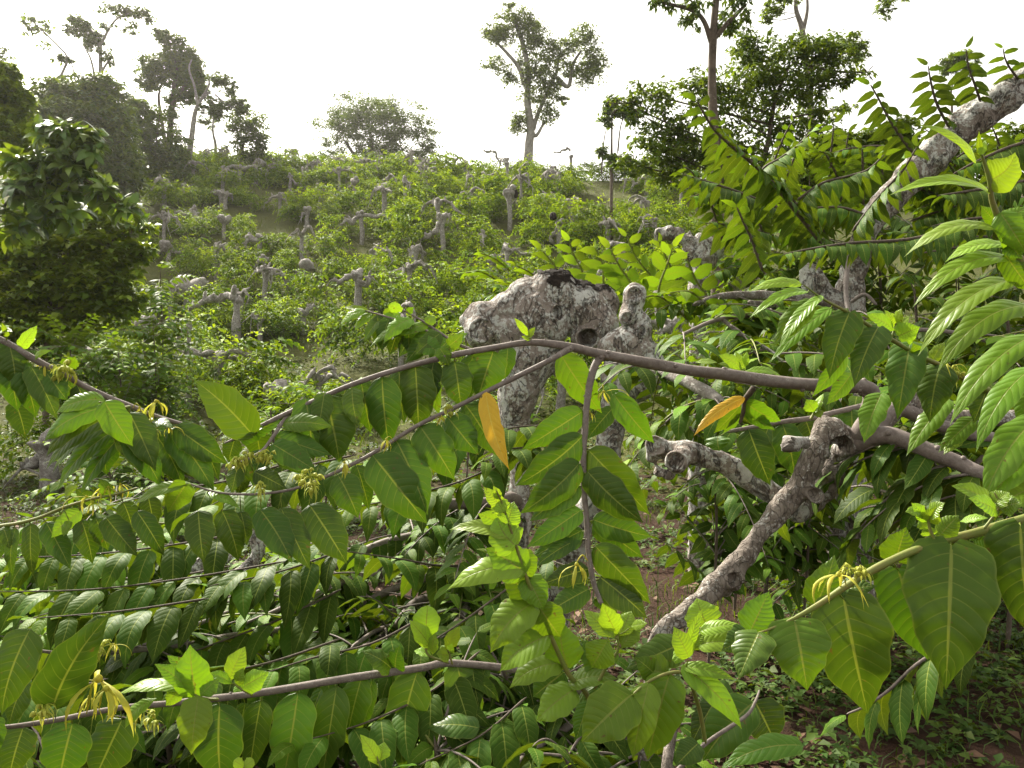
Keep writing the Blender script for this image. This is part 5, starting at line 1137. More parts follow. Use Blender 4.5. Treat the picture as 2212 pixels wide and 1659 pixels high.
fill_on(A_, MG, 8, L=(.25, .45), leafL=.15, seed=61, rng=(.25, .75), az=(.2, 2.9), sag=(.5, 1.1), droop=(.8, 1.4), age=(.0, .3), young=.0)
fill_on(A_, MH, 7, L=(.25, .45), leafL=.15, seed=62, rng=(.3, .8), az=(.2, 2.9), age=(.05, .35), young=.1)
fill_on(A_, MI, 6, L=(.2, .45), leafL=.14, seed=63, rng=(.3, .8), az=(.2, 2.9), el=(.2, .9), age=(.1, .5), young=.5)
# dark hanging sprays under it
spray(A_, (2, 1), [(1450, 1550, 10), (1320, 1530, 9), (1190, 1490, 8), (1060, 1500, 5)], (2.5, 2.7), .17, .05, droop=1.3, age=(.05, .25))
spray(A_, (2, 1), [(1700, 1640, 10), (1500, 1560, 9), (1350, 1600, 8), (1150, 1640, 6)], (2.6, 2.8), .18, .05, droop=1.4, age=(.02, .2))
spray(A_, (2, 2), [(1650, 900, 12), (1500, 1000, 11), (1330, 1160, 10), (1180, 1260, 8), (1060, 1310, 6)], (2.0, 2.1), .16, .042, droop=2.2, age=(.03, .2), mat=M_TWIG)
spray(A_, (2, 2), [(1900, 850, 12), (1700, 960, 10), (1580, 1060, 8), (1500, 1180, 6)], (2.1, 2.2), .16, .05, droop=2.2, age=(.0, .15), mat=M_TWIG)

# ------------------------------------------------------------------ tree with the leaning lichened trunk, upper right
dC = 4.9
C_ = thing('leaning_tree', 'tree with a lichened trunk leaning out of the frame, hung with comb like leaf sprays', 'tree', (PT(2, 1, 1090, 700, 5.)[0], 5.0, float(hfun(PT(2, 1, 1090, 700, 5.)[0], 5.))))
s3 = dC / 3 / F
ch = chain([(*(np.array(C_.location) - [0, 0, .2]), .15), (*PT(2, 1, 1085, 420, 5.), 105 * s3), (*PT(2, 1, 1090, 250, 5.), 100 * s3), (*PT(2, 1, 1120, 60, 5.), 92 * s3), (*PT(2, 0, 1170, 1540, dC), 88 * s3), (*PT(2, 0, 1240, 1420, dC), 88 * s3), (*PT(2, 0, 1400, 1230, dC), 92 * s3), (*PT(2, 0, 1620, 1010, dC), 98 * s3), (*PT(2, 0, 1700, 930, dC), 102 * s3), (*PT(2, 0, 1850, 790, dC), 112 * s3), (*PT(2, 0, 2000, 680, dC), 114 * s3), (*PT(2, 0, 2212, 530, dC), 110 * s3), (*PT(2, 0, 2600, 260, dC), 105 * s3), (*PT(2, 0, 3000, 0, dC), 90 * s3)], .32)
ch += [(*PT(2, 0, 1660, 1030, dC - .05), 70 * s3), (*PT(2, 0, 1780, 800, dC), 95 * s3), (*PT(2, 0, 2060, 640, dC - .05), 95 * s3)]
part('trunk', remesh_blobs('trunk', ch, .012, C_.location, amp=.022, freq=9, smooth=4, seed=12), M_BARKHEAD, C_)
ch = chain([(*PT(2, 1, 810, 110, 5.), 70 * s3), (*PT(2, 1, 840, 180, 5.), 88 * s3), (*PT(2, 1, 920, 270, 5.), 85 * s3), (*PT(2, 1, 1060, 330, 5.), 85 * s3)], .3)
part('limb', remesh_blobs('limb', ch, .012, C_.location, amp=.02, freq=9, smooth=4, seed=13), M_BARKHEAD, C_, 'short mossy stump limb at the foot')
SP = [
    ([(900, 1580, 13), (760, 1400, 15), (640, 1250, 15), (500, 1100, 14), (300, 930, 11), (190, 820, 9), (90, 650, 5)], (4.4, 4.1), .175, .05, 1.1, (.15, .6)),
    ([(640, 1250, 10), (520, 1110, 9), (640, 1020, 8), (760, 930, 6), (850, 840, 4)], (4.3, 4.2), .15, .042, .9, (.2, .75)),
    ([(740, 1300, 10), (900, 1190, 9), (1080, 1140, 8), (1200, 1100, 7), (1310, 1000, 4)], (4.2, 4.0), .16, .045, 1.1, (.15, .6)),
    ([(1100, 1500, 12), (1260, 1290, 11), (1420, 1110, 9), (1520, 950, 4)], (4.3, 4.1), .17, .045, 1.2, (.1, .5)),
    ([(1510, 1010, 12), (1440, 920, 11), (1350, 790, 9), (1270, 640, 7), (1215, 545, 4)], (4.6, 4.5), .17, .045, .9, (.15, .6)),
    ([(1730, 830, 10), (1650, 680, 9), (1610, 540, 7), (1590, 420, 3)], (4.7, 4.6), .15, .045, .8, (.15, .6)),
    ([(1930, 660, 9), (1890, 540, 8), (1850, 420, 6), (1835, 310, 3)], (4.8, 4.7), .14, .045, .8, (.15, .6)),
    ([(2180, 520, 8), (2120, 440, 7), (2090, 380, 5), (2075, 310, 3)], (4.8, 4.7), .12, .06, .5, (.3, .8)),
    ([(520, 1760, 11), (450, 1560, 10), (395, 1440, 8), (350, 1340, 5)], (4.0, 3.9), .15, .045, 1., (.3, .9)),
    ([(620, 1350, 10), (400, 1260, 10), (200, 1190, 8), (0, 1130, 6)], (4.5, 4.5), .16, .05, 1.2, (.15, .5)),
    ([(900, 1560, 10), (700, 1450, 9), (600, 1330, 7), (520, 1260, 5)], (4.5, 4.6), .19, .055, 1.5, (.35, .6)),
    ([(1900, 1430, 10), (1500, 1545, 11), (1100, 1575, 10), (850, 1610, 8), (650, 1650, 6)], (3.6, 3.5), .15, .045, 1.2, (.05, .3)),
    ([(2300, 900, 12), (2100, 960, 11), (1900, 1050, 9), (1750, 1130, 6)], (4.6, 4.5), .17, .05, 1.5, (.05, .35)),
    ([(2300, 1150, 12), (2100, 1200, 11), (1850, 1240, 9), (1650, 1270, 6)], (4.4, 4.3), .17, .05, 1.4, (.0, .3)),
    ([(2350, 1350, 12), (2100, 1400, 10), (1850, 1420, 8), (1600, 1470, 6)], (4.2, 4.1), .17, .05, 1.4, (.0, .3)),
    ([(2300, 1500, 12), (2100, 1560, 10), (1800, 1600, 8), (1550, 1640, 6)], (4.0, 4.0), .16, .05, 1.4, (.0, .25)),
    ([(1500, 1000, 9), (1300, 950, 8), (1100, 960, 7), (950, 1000, 4)], (5.2, 5.3), .15, .05, 1.1, (.1, .5)),
    ([(1250, 1420, 10), (1050, 1350, 9), (850, 1350, 7), (700, 1400, 5)], (4.8, 4.9), .16, .05, 1.2, (.1, .45)),
    ([(1450, 1180, 9), (1600, 1120, 8), (1750, 1040, 6), (1900, 930, 4)], (5.2, 5.2), .15, .05, 1.2, (.05, .4)),
]
r_ = np.random.default_rng(77)
for k in range(52):          # more sprays filling the crown, springing from trunk and limbs
    x0 = r_.uniform(150, 2150); y0 = r_.uniform(1150, 1620) if x0 < 1500 else r_.uniform(1050, 1600); dd_ = r_.uniform(4.9, 6.4)
    ux = r_.uniform(-1, .35); uy = r_.uniform(-1., .1); L_ = r_.uniform(260, 480); nrm_ = math.hypot(ux, uy); ux, uy = ux / nrm_ * L_, uy / nrm_ * L_
    sg = r_.uniform(20, 110)
    SP.append(([(x0, y0, 9), (x0 + ux * .35, y0 + uy * .4, 8), (x0 + ux * .7, y0 + uy * .75, 6), (x0 + ux, y0 + uy + sg * .4, 3)], (dd_, dd_ - .15), .165, .05, r_.uniform(.8, 1.3), (.08, .5)))
for pts, d, LL, sp, dr, ag in SP:
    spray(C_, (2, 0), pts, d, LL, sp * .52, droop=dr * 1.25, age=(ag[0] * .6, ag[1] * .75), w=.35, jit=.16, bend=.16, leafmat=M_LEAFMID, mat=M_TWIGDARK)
CB = branch(C_, (2, 1), [(1060, 350, 36), (900, 300, 34), (600, 260, 32), (450, 255, 30), (240, 262, 22), (60, 320, 14)], (4.9, 4.2), M_BARKLIMB)
CC = branch(C_, (2, 1), [(1200, 405, 15), (1000, 412, 15), (700, 400, 15), (590, 392, 15), (460, 380, 14), (230, 412, 14), (60, 480, 12), (-100, 560, 9)], (3.6, 3.3), M_TWIG)
CD = branch(C_, (2, 1), [(255, 408, 14), (330, 470, 13), (420, 530, 12), (560, 610, 11), (650, 690, 8)], (3.4, 3.2), M_BARKFAR)
CE = branch(C_, (2, 1), [(1078, -30, 17), (1062, 120, 17), (1058, 250, 16), (1078, 380, 15)], (4.2, 3.9), M_TWIG)
CF = branch(C_, (2, 1), [(1090, 300, 12), (1180, 250, 12), (1260, 320, 9)], (4.6, 4.5), M_TWIG)
CG = branch(C_, (2, 1), [(950, 420, 28), (700, 345, 28), (560, 320, 25), (420, 300, 18)], (4.6, 4.3), M_BARKLIMB)
CH = branch(C_, (2, 1), [(1000, 520, 14), (1500, 480, 14), (1780, 500, 14), (2000, 560, 14), (2300, 640, 14)], (3.6, 3.4), M_TWIG)
CI = branch(C_, (2, 1), [(250, 950, 40), (130, 870, 42), (0, 800, 40), (2100, 760, 34, 1, 1), (2000, 720, 26, 1, 1)], (3.0, 3.4), M_BARKFAR)
for k, (h, n, kw) in enumerate([(CB, 11, dict(L=(.3, .6))), (CC, 15, dict(L=(.25, .5))), (CD, 8, dict(L=(.2, .45))), (CG, 8, dict(L=(.3, .6))), (CH, 12, dict(L=(.25, .5), young=.35)), (CI, 6, dict(L=(.25, .4)))]):
    fill_on(C_, h, n, leafL=.15, spacing=.044, seed=80 + k, age=(.08, .42), droop=(.6, 1.4), sag=(.2, .9), **kw)

# ------------------------------------------------------------------ second gnarled head and the young sprays behind the big one
dN = 7.2
gN = PT(1, 1, 2310, 0, dN); gz = float(hfun(gN[0], dN))
N1 = thing('gnarled_tree', 'smaller rounded grey pollard heads half buried in bright leaves behind the big one', 'tree', (gN[0], dN, gz))
sN = dN / 3 / F
ch = [(*PT(1, 0, 2110, 1520, dN), 62 * sN), (*PT(1, 0, 2180, 1530, dN), 62 * sN), (*PT(1, 0, 2060, 1500, dN), 40 * sN), (*PT(2, 0, 30, 1560, dN), 52 * sN), (*PT(2, 0, 120, 1590, dN), 72 * sN), (*PT(2, 0, 190, 1620, dN), 68 * sN), (*PT(2, 0, 60, 1640, dN), 70 * sN), (*PT(2, 0, 140, 1680, dN), 85 * sN)]
ch += chain([(*PT(2, 0, 110, 1680, dN), 80 * sN), (*PT(2, 1, 100, 150, dN), 60 * sN), (gN[0], dN, gz - .1, 60 * sN)], .3)
part('trunk', remesh_blobs('trunk', ch, .014, N1.location, amp=.03, freq=8, smooth=3, seed=15), M_BARKHEAD, N1)
YS = [([(1500, 330, 9), (1450, 180, 8), (1380, 60, 6), (1300, -40, 4)], 4.7), ([(1720, 330, 9), (1700, 180, 8), (1690, 40, 6), (1640, -60, 4)], 4.8), ([(1950, 330, 9), (1880, 180, 8), (1800, 60, 7), (1740, -50, 4)], 4.6), ([(2050, 360, 9), (2060, 200, 8), (2110, 60, 6), (2150, -60, 4)], 4.6), ([(2150, 260, 8), (2000, 120, 7), (1900, -10, 5), (1850, -130, 4)], 5.2),
      ([(1600, 260, 8), (1560, 100, 7), (1500, -20, 5), (1480, -100, 4)], 5.4), ([(2200, 200, 8), (2120, 40, 7), (2060, -90, 5)], 5.6), ([(1350, 300, 7), (1250, 130, 6), (1130, 60, 4)], 6.2), ([(2000, 420, 9), (1880, 330, 8), (1760, 300, 6), (1640, 330, 4)], 4.6), ([(2250, 420, 9), (2150, 320, 8), (2050, 260, 6), (1950, 270, 4)], 4.4), ([(2400, 300, 9), (2300, 160, 8), (2240, 20, 6)], 4.8), ([(2450, 420, 9), (2350, 300, 8), (2250, 230, 6), (2120, 240, 4)], 4.3),
      ([(1250, 280, 7), (1150, 200, 6), (1060, 170, 4)], 7.5), ([(1000, 150, 7), (900, 100, 6), (800, 110, 4)], 9.), ([(1100, 100, 7), (1000, 20, 6), (900, -20, 4)], 9.5)]
for k, (pts, d) in enumerate(YS):
    spray(N1, (1, 1), pts, (d, d - .15), .16 if d < 7 else .2, .04, mat=M_SHOOT, droop=.35, age=(.45, .95), fwd=.7)

# mid distance leafy bush left of the gnarled heads
def bush(label, tl, c, d, n, L, leafL, age, seed, name='young_pollard', r=.011, droop=(.2, 1.), young=.4, rng=(.3, 1), el=(-.3, 1.)):
    q = PT(*tl, c[0], c[1], d); g = float(hfun(q[0], q[1]))
    t = thing(name, label, 'tree', (q[0], q[1], g))
    h = [q + np.array([0, 0, g - q[2] - .05]), q + np.array([.06, 0, (g - q[2]) * .5]), q]
    a = Acc(); tube(a, h, [r * 1.3, r * 1.1, r * .9], 8, n=14, knob=.12, seed=seed); o = part('trunk', a, M_TRUNKDARK, t)
    PATHS[o.name] = (None, catmull(np.array(h), 20))
    fill_on(t, o, n, L=L, leafL=leafL, spacing=leafL * .27, seed=seed, age=age, rng=rng, el=el, droop=droop, nu=7 if d < 5 else 5, nv=4 if d < 5 else 2, young=young)
    return t
bush('bright young pollard sprouting by the bare red clearing behind the arching branch', (0, 1), (2100, 880), 10.5, 34, (.4, .9), .17, (.25, .7), 41)
bush('young pollard with pale shoots left of the brown knobbed one', (0, 1), (1750, 960), 10., 24, (.3, .7), .16, (.3, .75), 42)
bush('leafy young pollard pushing up left of the swollen head', (1, 1), (800, 420), 11, 22, (.4, .8), .18, (.2, .6), 43)
bush('leafy pollard filling the path side left of the bright sprays', (1, 1), (1080, 130), 13, 30, (.5, .9), .2, (.3, .8), 44)
bush('leafy pollard with hanging fronds above the knobbed stub', (2, 1), (330, 180), 6.0, 26, (.4, .8), .17, (.2, .7), 45)
bush('dark leaved pollard at the lower left beyond the twig of hanging leaves', (0, 2), (560, 420), 5.6, 34, (.5, 1.), .15, (.05, .4), 46)
bush('low dark pollard at the left edge above the grass', (0, 2), (100, 250), 7.5, 34, (.5, 1.1), .15, (.05, .4), 47)
bush('bushy pollard in the shadow below the flowering branch', (0, 1), (700, 1350), 8.5, 36, (.5, 1.1), .16, (.05, .4), 48)
bush('leafy pollard in the hollow right of the flowering branch', (0, 1), (1250, 1250), 9.0, 32, (.5, 1.), .16, (.1, .45), 49)
bush('low leafy pollard between the gnarled trunk and the lower left tangle', (0, 2), (1700, 330), 5.0, 34, (.45, .9), .15, (.1, .5), 50)

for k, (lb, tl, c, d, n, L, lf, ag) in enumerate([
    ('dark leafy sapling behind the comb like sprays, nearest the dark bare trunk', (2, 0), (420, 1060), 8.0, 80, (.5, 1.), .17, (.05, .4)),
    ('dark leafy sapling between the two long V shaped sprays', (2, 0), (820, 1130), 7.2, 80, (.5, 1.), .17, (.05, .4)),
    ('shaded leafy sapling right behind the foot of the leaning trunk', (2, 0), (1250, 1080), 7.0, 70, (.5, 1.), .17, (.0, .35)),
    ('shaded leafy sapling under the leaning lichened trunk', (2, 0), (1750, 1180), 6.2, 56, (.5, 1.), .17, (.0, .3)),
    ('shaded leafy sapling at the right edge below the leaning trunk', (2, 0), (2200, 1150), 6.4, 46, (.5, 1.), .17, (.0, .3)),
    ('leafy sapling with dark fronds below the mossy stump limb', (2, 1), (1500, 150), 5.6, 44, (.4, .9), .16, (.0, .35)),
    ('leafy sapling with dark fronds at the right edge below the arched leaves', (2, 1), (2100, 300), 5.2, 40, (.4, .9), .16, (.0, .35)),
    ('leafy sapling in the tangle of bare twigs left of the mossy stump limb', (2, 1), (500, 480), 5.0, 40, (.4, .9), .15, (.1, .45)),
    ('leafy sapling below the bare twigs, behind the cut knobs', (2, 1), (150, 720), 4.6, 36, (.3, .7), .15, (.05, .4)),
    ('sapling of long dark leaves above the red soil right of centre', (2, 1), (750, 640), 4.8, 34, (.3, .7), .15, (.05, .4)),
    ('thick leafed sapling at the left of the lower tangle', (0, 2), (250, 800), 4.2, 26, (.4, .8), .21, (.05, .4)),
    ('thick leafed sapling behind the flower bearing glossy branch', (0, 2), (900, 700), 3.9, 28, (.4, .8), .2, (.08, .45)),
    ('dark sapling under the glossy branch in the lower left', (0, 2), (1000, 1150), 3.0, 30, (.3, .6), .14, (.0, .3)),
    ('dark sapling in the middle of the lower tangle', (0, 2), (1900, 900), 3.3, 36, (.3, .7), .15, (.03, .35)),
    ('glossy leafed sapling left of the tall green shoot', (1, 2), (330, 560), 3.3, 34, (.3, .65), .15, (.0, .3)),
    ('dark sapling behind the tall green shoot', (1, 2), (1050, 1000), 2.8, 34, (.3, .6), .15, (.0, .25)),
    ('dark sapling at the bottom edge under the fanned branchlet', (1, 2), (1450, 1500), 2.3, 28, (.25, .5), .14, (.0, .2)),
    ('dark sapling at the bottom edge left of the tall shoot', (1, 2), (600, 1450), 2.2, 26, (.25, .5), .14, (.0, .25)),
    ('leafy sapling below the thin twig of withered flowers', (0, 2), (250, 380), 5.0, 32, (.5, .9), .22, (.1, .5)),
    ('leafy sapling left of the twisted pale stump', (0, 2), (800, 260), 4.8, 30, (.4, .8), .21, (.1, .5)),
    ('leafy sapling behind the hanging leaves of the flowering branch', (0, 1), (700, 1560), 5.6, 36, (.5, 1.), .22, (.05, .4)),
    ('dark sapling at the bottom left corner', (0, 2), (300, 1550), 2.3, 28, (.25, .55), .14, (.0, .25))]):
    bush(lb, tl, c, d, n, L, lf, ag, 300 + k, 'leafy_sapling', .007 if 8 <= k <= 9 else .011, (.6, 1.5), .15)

for k, (lb, c, d) in enumerate([('bushy shrub creeping out of the thicket beside the swan necked pollard', (330, 690), 14.), ('bushy shrub at the foot of the vine thicket', (255, 745), 13.), ('bushy shrub hiding the upper edge of the vine thicket', (345, 560), 16.), ('bushy shrub below the big leaved tree, in the corner of the thicket', (150, 730), 13.5), ('bushy shrub left of the spindly pollard with sticks', (330, 800), 14.5)]):
    bush(lb, (0, 0), (c[0] * 3, c[1] * 3), d, 46, (.6, 1.3), .2, (.15, .65), 500 + k, 'bushy_shrub')

# gnarled stump in the lower left
dS = 4.4; sS = dS / 3 / F
q = PT(0, 2, 1350, 700, dS)
G1 = thing('gnarled_stump', 'low twisted pale stump with several knuckled prongs in the lower left tangle', 'stump', (q[0], dS, 0))
ch = chain([(q[0], dS, -.05, .06), (*PT(0, 2, 1360, 500, dS), 55 * sS), (*PT(0, 2, 1260, 400, dS), 55 * sS), (*PT(0, 2, 1330, 300, dS), 48 * sS), (*PT(0, 2, 1400, 225, dS), 42 * sS)], .3)
ch += chain([(*PT(0, 2, 1260, 420, dS), 50 * sS), (*PT(0, 2, 1220, 370, dS - .03), 36 * sS)], .3) + chain([(*PT(0, 2, 1300, 450, dS), 46 * sS), (*PT(0, 2, 1380, 390, dS - .06), 40 * sS), (*PT(0, 2, 1400, 320, dS - .06), 36 * sS), (*PT(0, 2, 1470, 300, dS - .06), 32 * sS)], .3) + chain([(*PT(0, 2, 1300, 480, dS), 50 * sS), (*PT(0, 2, 1180, 430, dS), 40 * sS), (*PT(0, 2, 1110, 440, dS), 32 * sS)], .3)
ch += chain([(*PT(0, 2, 1380, 520, dS), 50 * sS), (*PT(0, 2, 1560, 420, dS + .05), 52 * sS), (*PT(0, 2, 1680, 250, dS + .1), 55 * sS), (*PT(0, 2, 1600, 60, dS + .1), 45 * sS)], .3)
part('trunk', remesh_blobs('trunk', ch, .009, G1.location, amp=.02, freq=12, smooth=3, seed=17), M_BARKHEAD, G1)
# ------------------------------------------------------------------ branches that reach in from beyond the frame
def sprig(name, label, cat, loc): return thing(name, label, cat, loc)
AGE_UP = .12
R2 = sprig('leafy_branch', 'large glossy leaves arching out from an upright stem at the right edge', 'branch', PT(2, 1, 2400, 600, 1.45))
b = branch(R2, (2, 0), [(2400, 2600, 30), (2330, 2100, 28), (2200, 1720, 26), (2110, 1560, 22), (2060, 1450, 20), (2005, 1300, 18), (1988, 1170, 15), (1935, 990, 8), (1925, 900, 4)], (1.5, 1.4), M_SHOOT, ns=9)
leaves(b, (2, 0), [(1985, 1245, 1335, 1268, 135, .95, dict(roll=62, bend=.16)), (1900, 1050, 1510, 808, 95, .95, dict(roll=60, bend=.12)), (1990, 1168, 2155, 985, 250, .95, dict(roll=-15, side=-.12, sh='h', bend=.05)), (2022, 1478, 1435, 1665, 165, .85, dict(roll=50, bend=.18)), (2105, 1590, 1700, 1700, 140, .85, dict(roll=58, bend=.14)), (2060, 1380, 2230, 1650, 190, .4, dict(roll=15)), (2095, 1560, 2200, 1680, 130, .35), (2030, 1440, 1930, 1330, 100, .4, dict(dd=.02)),
    (1925, 1000, 1920, 845, 40, .9), (1935, 1000, 1965, 905, 50, .8), (2080, 1480, 2230, 1340, 170, .4, dict(roll=30)), (2110, 1590, 2060, 1530, 70, .5)])
leaves(b, (2, 1), [(2110, 10, 1488, 335, 150, .72, dict(roll=40, bend=.2)), (2130, 155, 1520, 655, 195, .6, dict(roll=38, bend=.2)), (2240, 320, 1640, 775, 210, .45, dict(roll=32, bend=.2)), (2270, 515, 1730, 1100, 215, .38, dict(roll=26, bend=.17)), (2280, 720, 1900, 1275, 190, .35, dict(roll=24, bend=.15)), (2300, 1050, 1945, 1600, 250, .35, dict(roll=22, bend=.15)), (2090, -10, 2260, 230, 170, .4, dict(roll=5))] + [(2250, 860, 2230, 1130, 170, .3, dict(dd=.05)), (2290, 1250, 1990, 1580, 260, .45, dict(roll=10, sh='h')), (2320, 1480, 2010, 1640, 200, .6, dict(roll=20))])
AGE_UP = .04
R1 = sprig('leafy_branch', 'slender twig of drooping dark leaves in front of the pale branches on the right', 'branch', PT(2, 1, 2300, 1000, 1.7))
b = branch(R1, (2, 1), [(2350, 1000, 26), (2000, 880, 22), (1800, 780, 19), (1660, 705, 16), (1520, 640, 14), (1270, 490, 13), (1080, 370, 11), (920, 285, 8), (770, 178, 4)], (1.75, 1.6), M_SHOOT, ns=9)
leaves(b, (2, 1), [(765, 180, 428, 235, 95, 1., dict(roll=48, bend=.14)), (805, 230, 425, 410, 95, .75, dict(roll=40, bend=.18)), (840, 290, 585, 590, 165, .38, dict(roll=15, bend=.12)), (900, 260, 620, 610, 110, .6, dict(roll=45, bend=.1, dd=-.02)), (955, 340, 565, 688, 120, .5, dict(roll=30, bend=.12, dd=.03)), (1080, 370, 950, 800, 235, .1, dict(sh='h', roll=12)), (1265, 465, 1110, 855, 225, .08, dict(sh='h', roll=10)), (1470, 580, 1390, 1065, 255, .12, dict(sh='h', roll=8)), (1665, 715, 1600, 1085, 235, .1, dict(sh='h', roll=10)),
    (1060, 640, 838, 915, 120, .45, dict(roll=-20, dd=.06, pet=False)), (1095, 760, 930, 965, 125, .4, dict(roll=-20, dd=.06, pet=False)), (1290, 890, 1175, 1215, 180, .35, dict(dd=.05, pet=False)), (1720, 930, 1448, 1300, 165, .42, dict(roll=20, dd=.03, pet=False)), (1890, 1050, 1655, 1275, 135, .4, dict(roll=20, dd=.04)), (1800, 1150, 1690, 1290, 110, .8, dict(dd=.06)), (1990, 820, 1880, 1090, 170, .25, dict(roll=10)), (1530, 660, 1490, 560, 90, .5), (1620, 680, 1700, 560, 90, .9, dict(dd=.03)), (1900, 800, 1760, 700, 110, .2)])
rosette(R1, (2, 1), [(1350, 540, 9), (1370, 480, 8), (1380, 430, 6)], [(1370, 480, 1190, 380, 110, .75, dict(roll=30)), (1380, 460, 1310, 350, 80, 1.), (1390, 440, 1420, 340, 80, .95), (1400, 520, 1540, 460, 160, .85, dict(roll=0, sh='h')), (1390, 470, 1470, 390, 60, .95), (1360, 520, 1230, 540, 90, .7, dict(roll=40))], 1.85)
flower(R1, (2, 1), 1730, 720, 80, 1.68, seed=51, open_=1.2); buds(R1, (2, 1), 1760, 750, 50, 1.68, 5, 45, 8)
AGE_UP = .06
R3 = sprig('leafy_branch', 'downy branch with very large heart shaped leaves at the lower right', 'branch', PT(2, 2, 2400, 0, 1.15))
b = branch(R3, (2, 2), [(2500, -60, 34), (2212, 45, 32), (1950, 120, 30), (1700, 185, 28), (1500, 250, 26), (1330, 325, 25), (1180, 405, 24), (1060, 480, 22), (880, 600, 18), (720, 690, 12), (560, 760, 8), (470, 790, 5)], (1.15, 1.1), M_SHOOT, ns=11)
leaves(b, (2, 2), [(728, 712, 808, 1160, 420, .32, dict(sh='h', roll=12, bend=.12, fold=.35)), (1045, 560, 1200, 1310, 515, .27, dict(sh='h', roll=8, bend=.08, fold=.32)), (1400, 385, 1590, 960, 380, .24, dict(sh='h', roll=-5, dd=.03)), (1742, 222, 1705, 1155, 560, .26, dict(sh='h', roll=0, bend=.06, fold=.2, dd=-.03)), (2190, 90, 2270, 830, 420, .18, dict(sh='h', roll=0, dd=-.02)), (490, 785, 360, 1090, 280, .28, dict(sh='h', roll=18)), (445, 760, 562, 512, 225, .4, dict(sh='h', roll=-5, dd=.03, pet=False)), (870, 590, 985, 275, 235, .35, dict(sh='h', roll=-5, dd=.04)), (1385, 310, 1450, 95, 240, .5, dict(sh='h', roll=-10, dd=.03)), (1180, 420, 1290, 320, 110, .2, dict(dd=.05)), (1000, 500, 1260, 480, 150, .08, dict(dd=.05)), (2050, 100, 1850, 190, 110, .2, dict(dd=.03)), (1880, 140, 2060, 230, 130, .1, dict(dd=.06)),
    (440, 790, 250, 900, 200, .12, dict(dd=.08, sh='h'))])
rosette(R3, (2, 2), [(1640, 200, 12), (1600, 100, 10), (1590, 20, 8), (1570, -40, 5)], [(1600, 150, 1590, 85, 105, .75, dict(roll=10, sh='h')), (1650, 170, 1790, 20, 150, .5, dict(roll=0)), (1590, 60, 1640, -40, 130, .8, dict(roll=0, sh='h')), (1580, 60, 1480, -60, 110, .7), (1570, 20, 1440, 0, 100, .65, dict(roll=40)), (1600, 40, 1700, -60, 120, .6), (1580, 110, 1530, 50, 90, .6, dict(dd=.02))], 1.13)
rosette(R3, (2, 2), [(1950, 110, 11), (1990, 60, 9), (2050, -40, 7), (2020, -130, 5)], [(1800, 60, 1980, 40, 80, .7, dict(roll=55)), (2040, 0, 1850, -90, 150, .7), (2030, -40, 1740, -170, 150, .65, dict(roll=40)), (2030, -60, 2120, -130, 150, .6, dict(sh='h')), (2060, -20, 2200, -60, 170, .5)], 1.12)
flower(R3, (2, 2), 1010, 410, 210, 1.08, seed=61, open_=1.1, stalk=(1060, 480), label='yellow flower with one long petal stretched to its side')
buds(R3, (2, 2), 1080, 370, 60, 1.09, 7, 46, 4); buds(R3, (2, 2), 1160, 360, 50, 1.1, 4, 60, 6)

AGE_UP = .1; WSCALE = 1.22; RSCALE = .72
S_ = sprig('leafy_shoot', 'tall green shoot standing up in the bottom centre with pale backlit leaves', 'shoot', PT(1, 2, 1620, 1500, 1.5))
b = branch(S_, (1, 2), [(1680, 1500, 20), (1600, 1200, 17), (1480, 1060, 16), (1400, 900, 15), (1330, 740, 14), (1260, 570, 13), (1190, 400, 12), (1130, 210, 10), (1080, 60, 8), (1040, -60, 6), (1000, -150, 4)], (1.5, 1.38), M_SHOOT, ns=9)
leaves(b, (1, 2), [(1110, 165, 698, 115, 115, .85, dict(roll=58, bend=.13)), (1125, 215, 1010, 15, 200, .72, dict(roll=5, side=-.1, sh='h')), (1180, 350, 685, 505, 165, .85, dict(roll=45, bend=.2)), (1190, 400, 935, 235, 215, .55, dict(roll=10, sh='o')), (1262, 595, 1050, 378, 185, .35, dict(roll=-10, dd=.02)), (1240, 588, 965, 915, 230, .6, dict(roll=38, bend=.2, fold=.35)), (1280, 610, 1420, 810, 190, .45, dict(roll=-5)), (1345, 800, 1028, 1035, 205, .62, dict(roll=36, bend=.18, fold=.35)), (1475, 1010, 1425, 690, 215, .5, dict(roll=-5, side=-.05)), (1425, 980, 1088, 1145, 165, .68, dict(roll=42, bend=.18)), (1510, 1150, 1262, 1360, 205, .65, dict(roll=34, bend=.17, fold=.35)), (1480, 1115, 1800, 1085, 135, .5, dict(roll=45, bend=.14)),
    (1200, 420, 1310, 640, 160, .4, dict(dd=.02)), (1150, 260, 1230, 440, 150, .5, dict(dd=.02)), (1300, 680, 1130, 760, 150, .3, dict(dd=.04)), (1440, 1040, 1240, 1200, 200, .15, dict(dd=.06)), (1080, 70, 1120, -70, 130, .8, dict(sh='h', roll=5)), (1050, 0, 1000, -90, 110, .85), (1040, -30, 920, -165, 85, .95, dict(roll=5)), (1020, -90, 985, -170, 50, .9), (1560, 1170, 1700, 1300, 160, .3, dict(dd=.05)), (1090, 80, 880, 10, 120, .7, dict(roll=-10, dd=.03)), (1180, 330, 870, 240, 60, .8, dict(roll=50))])
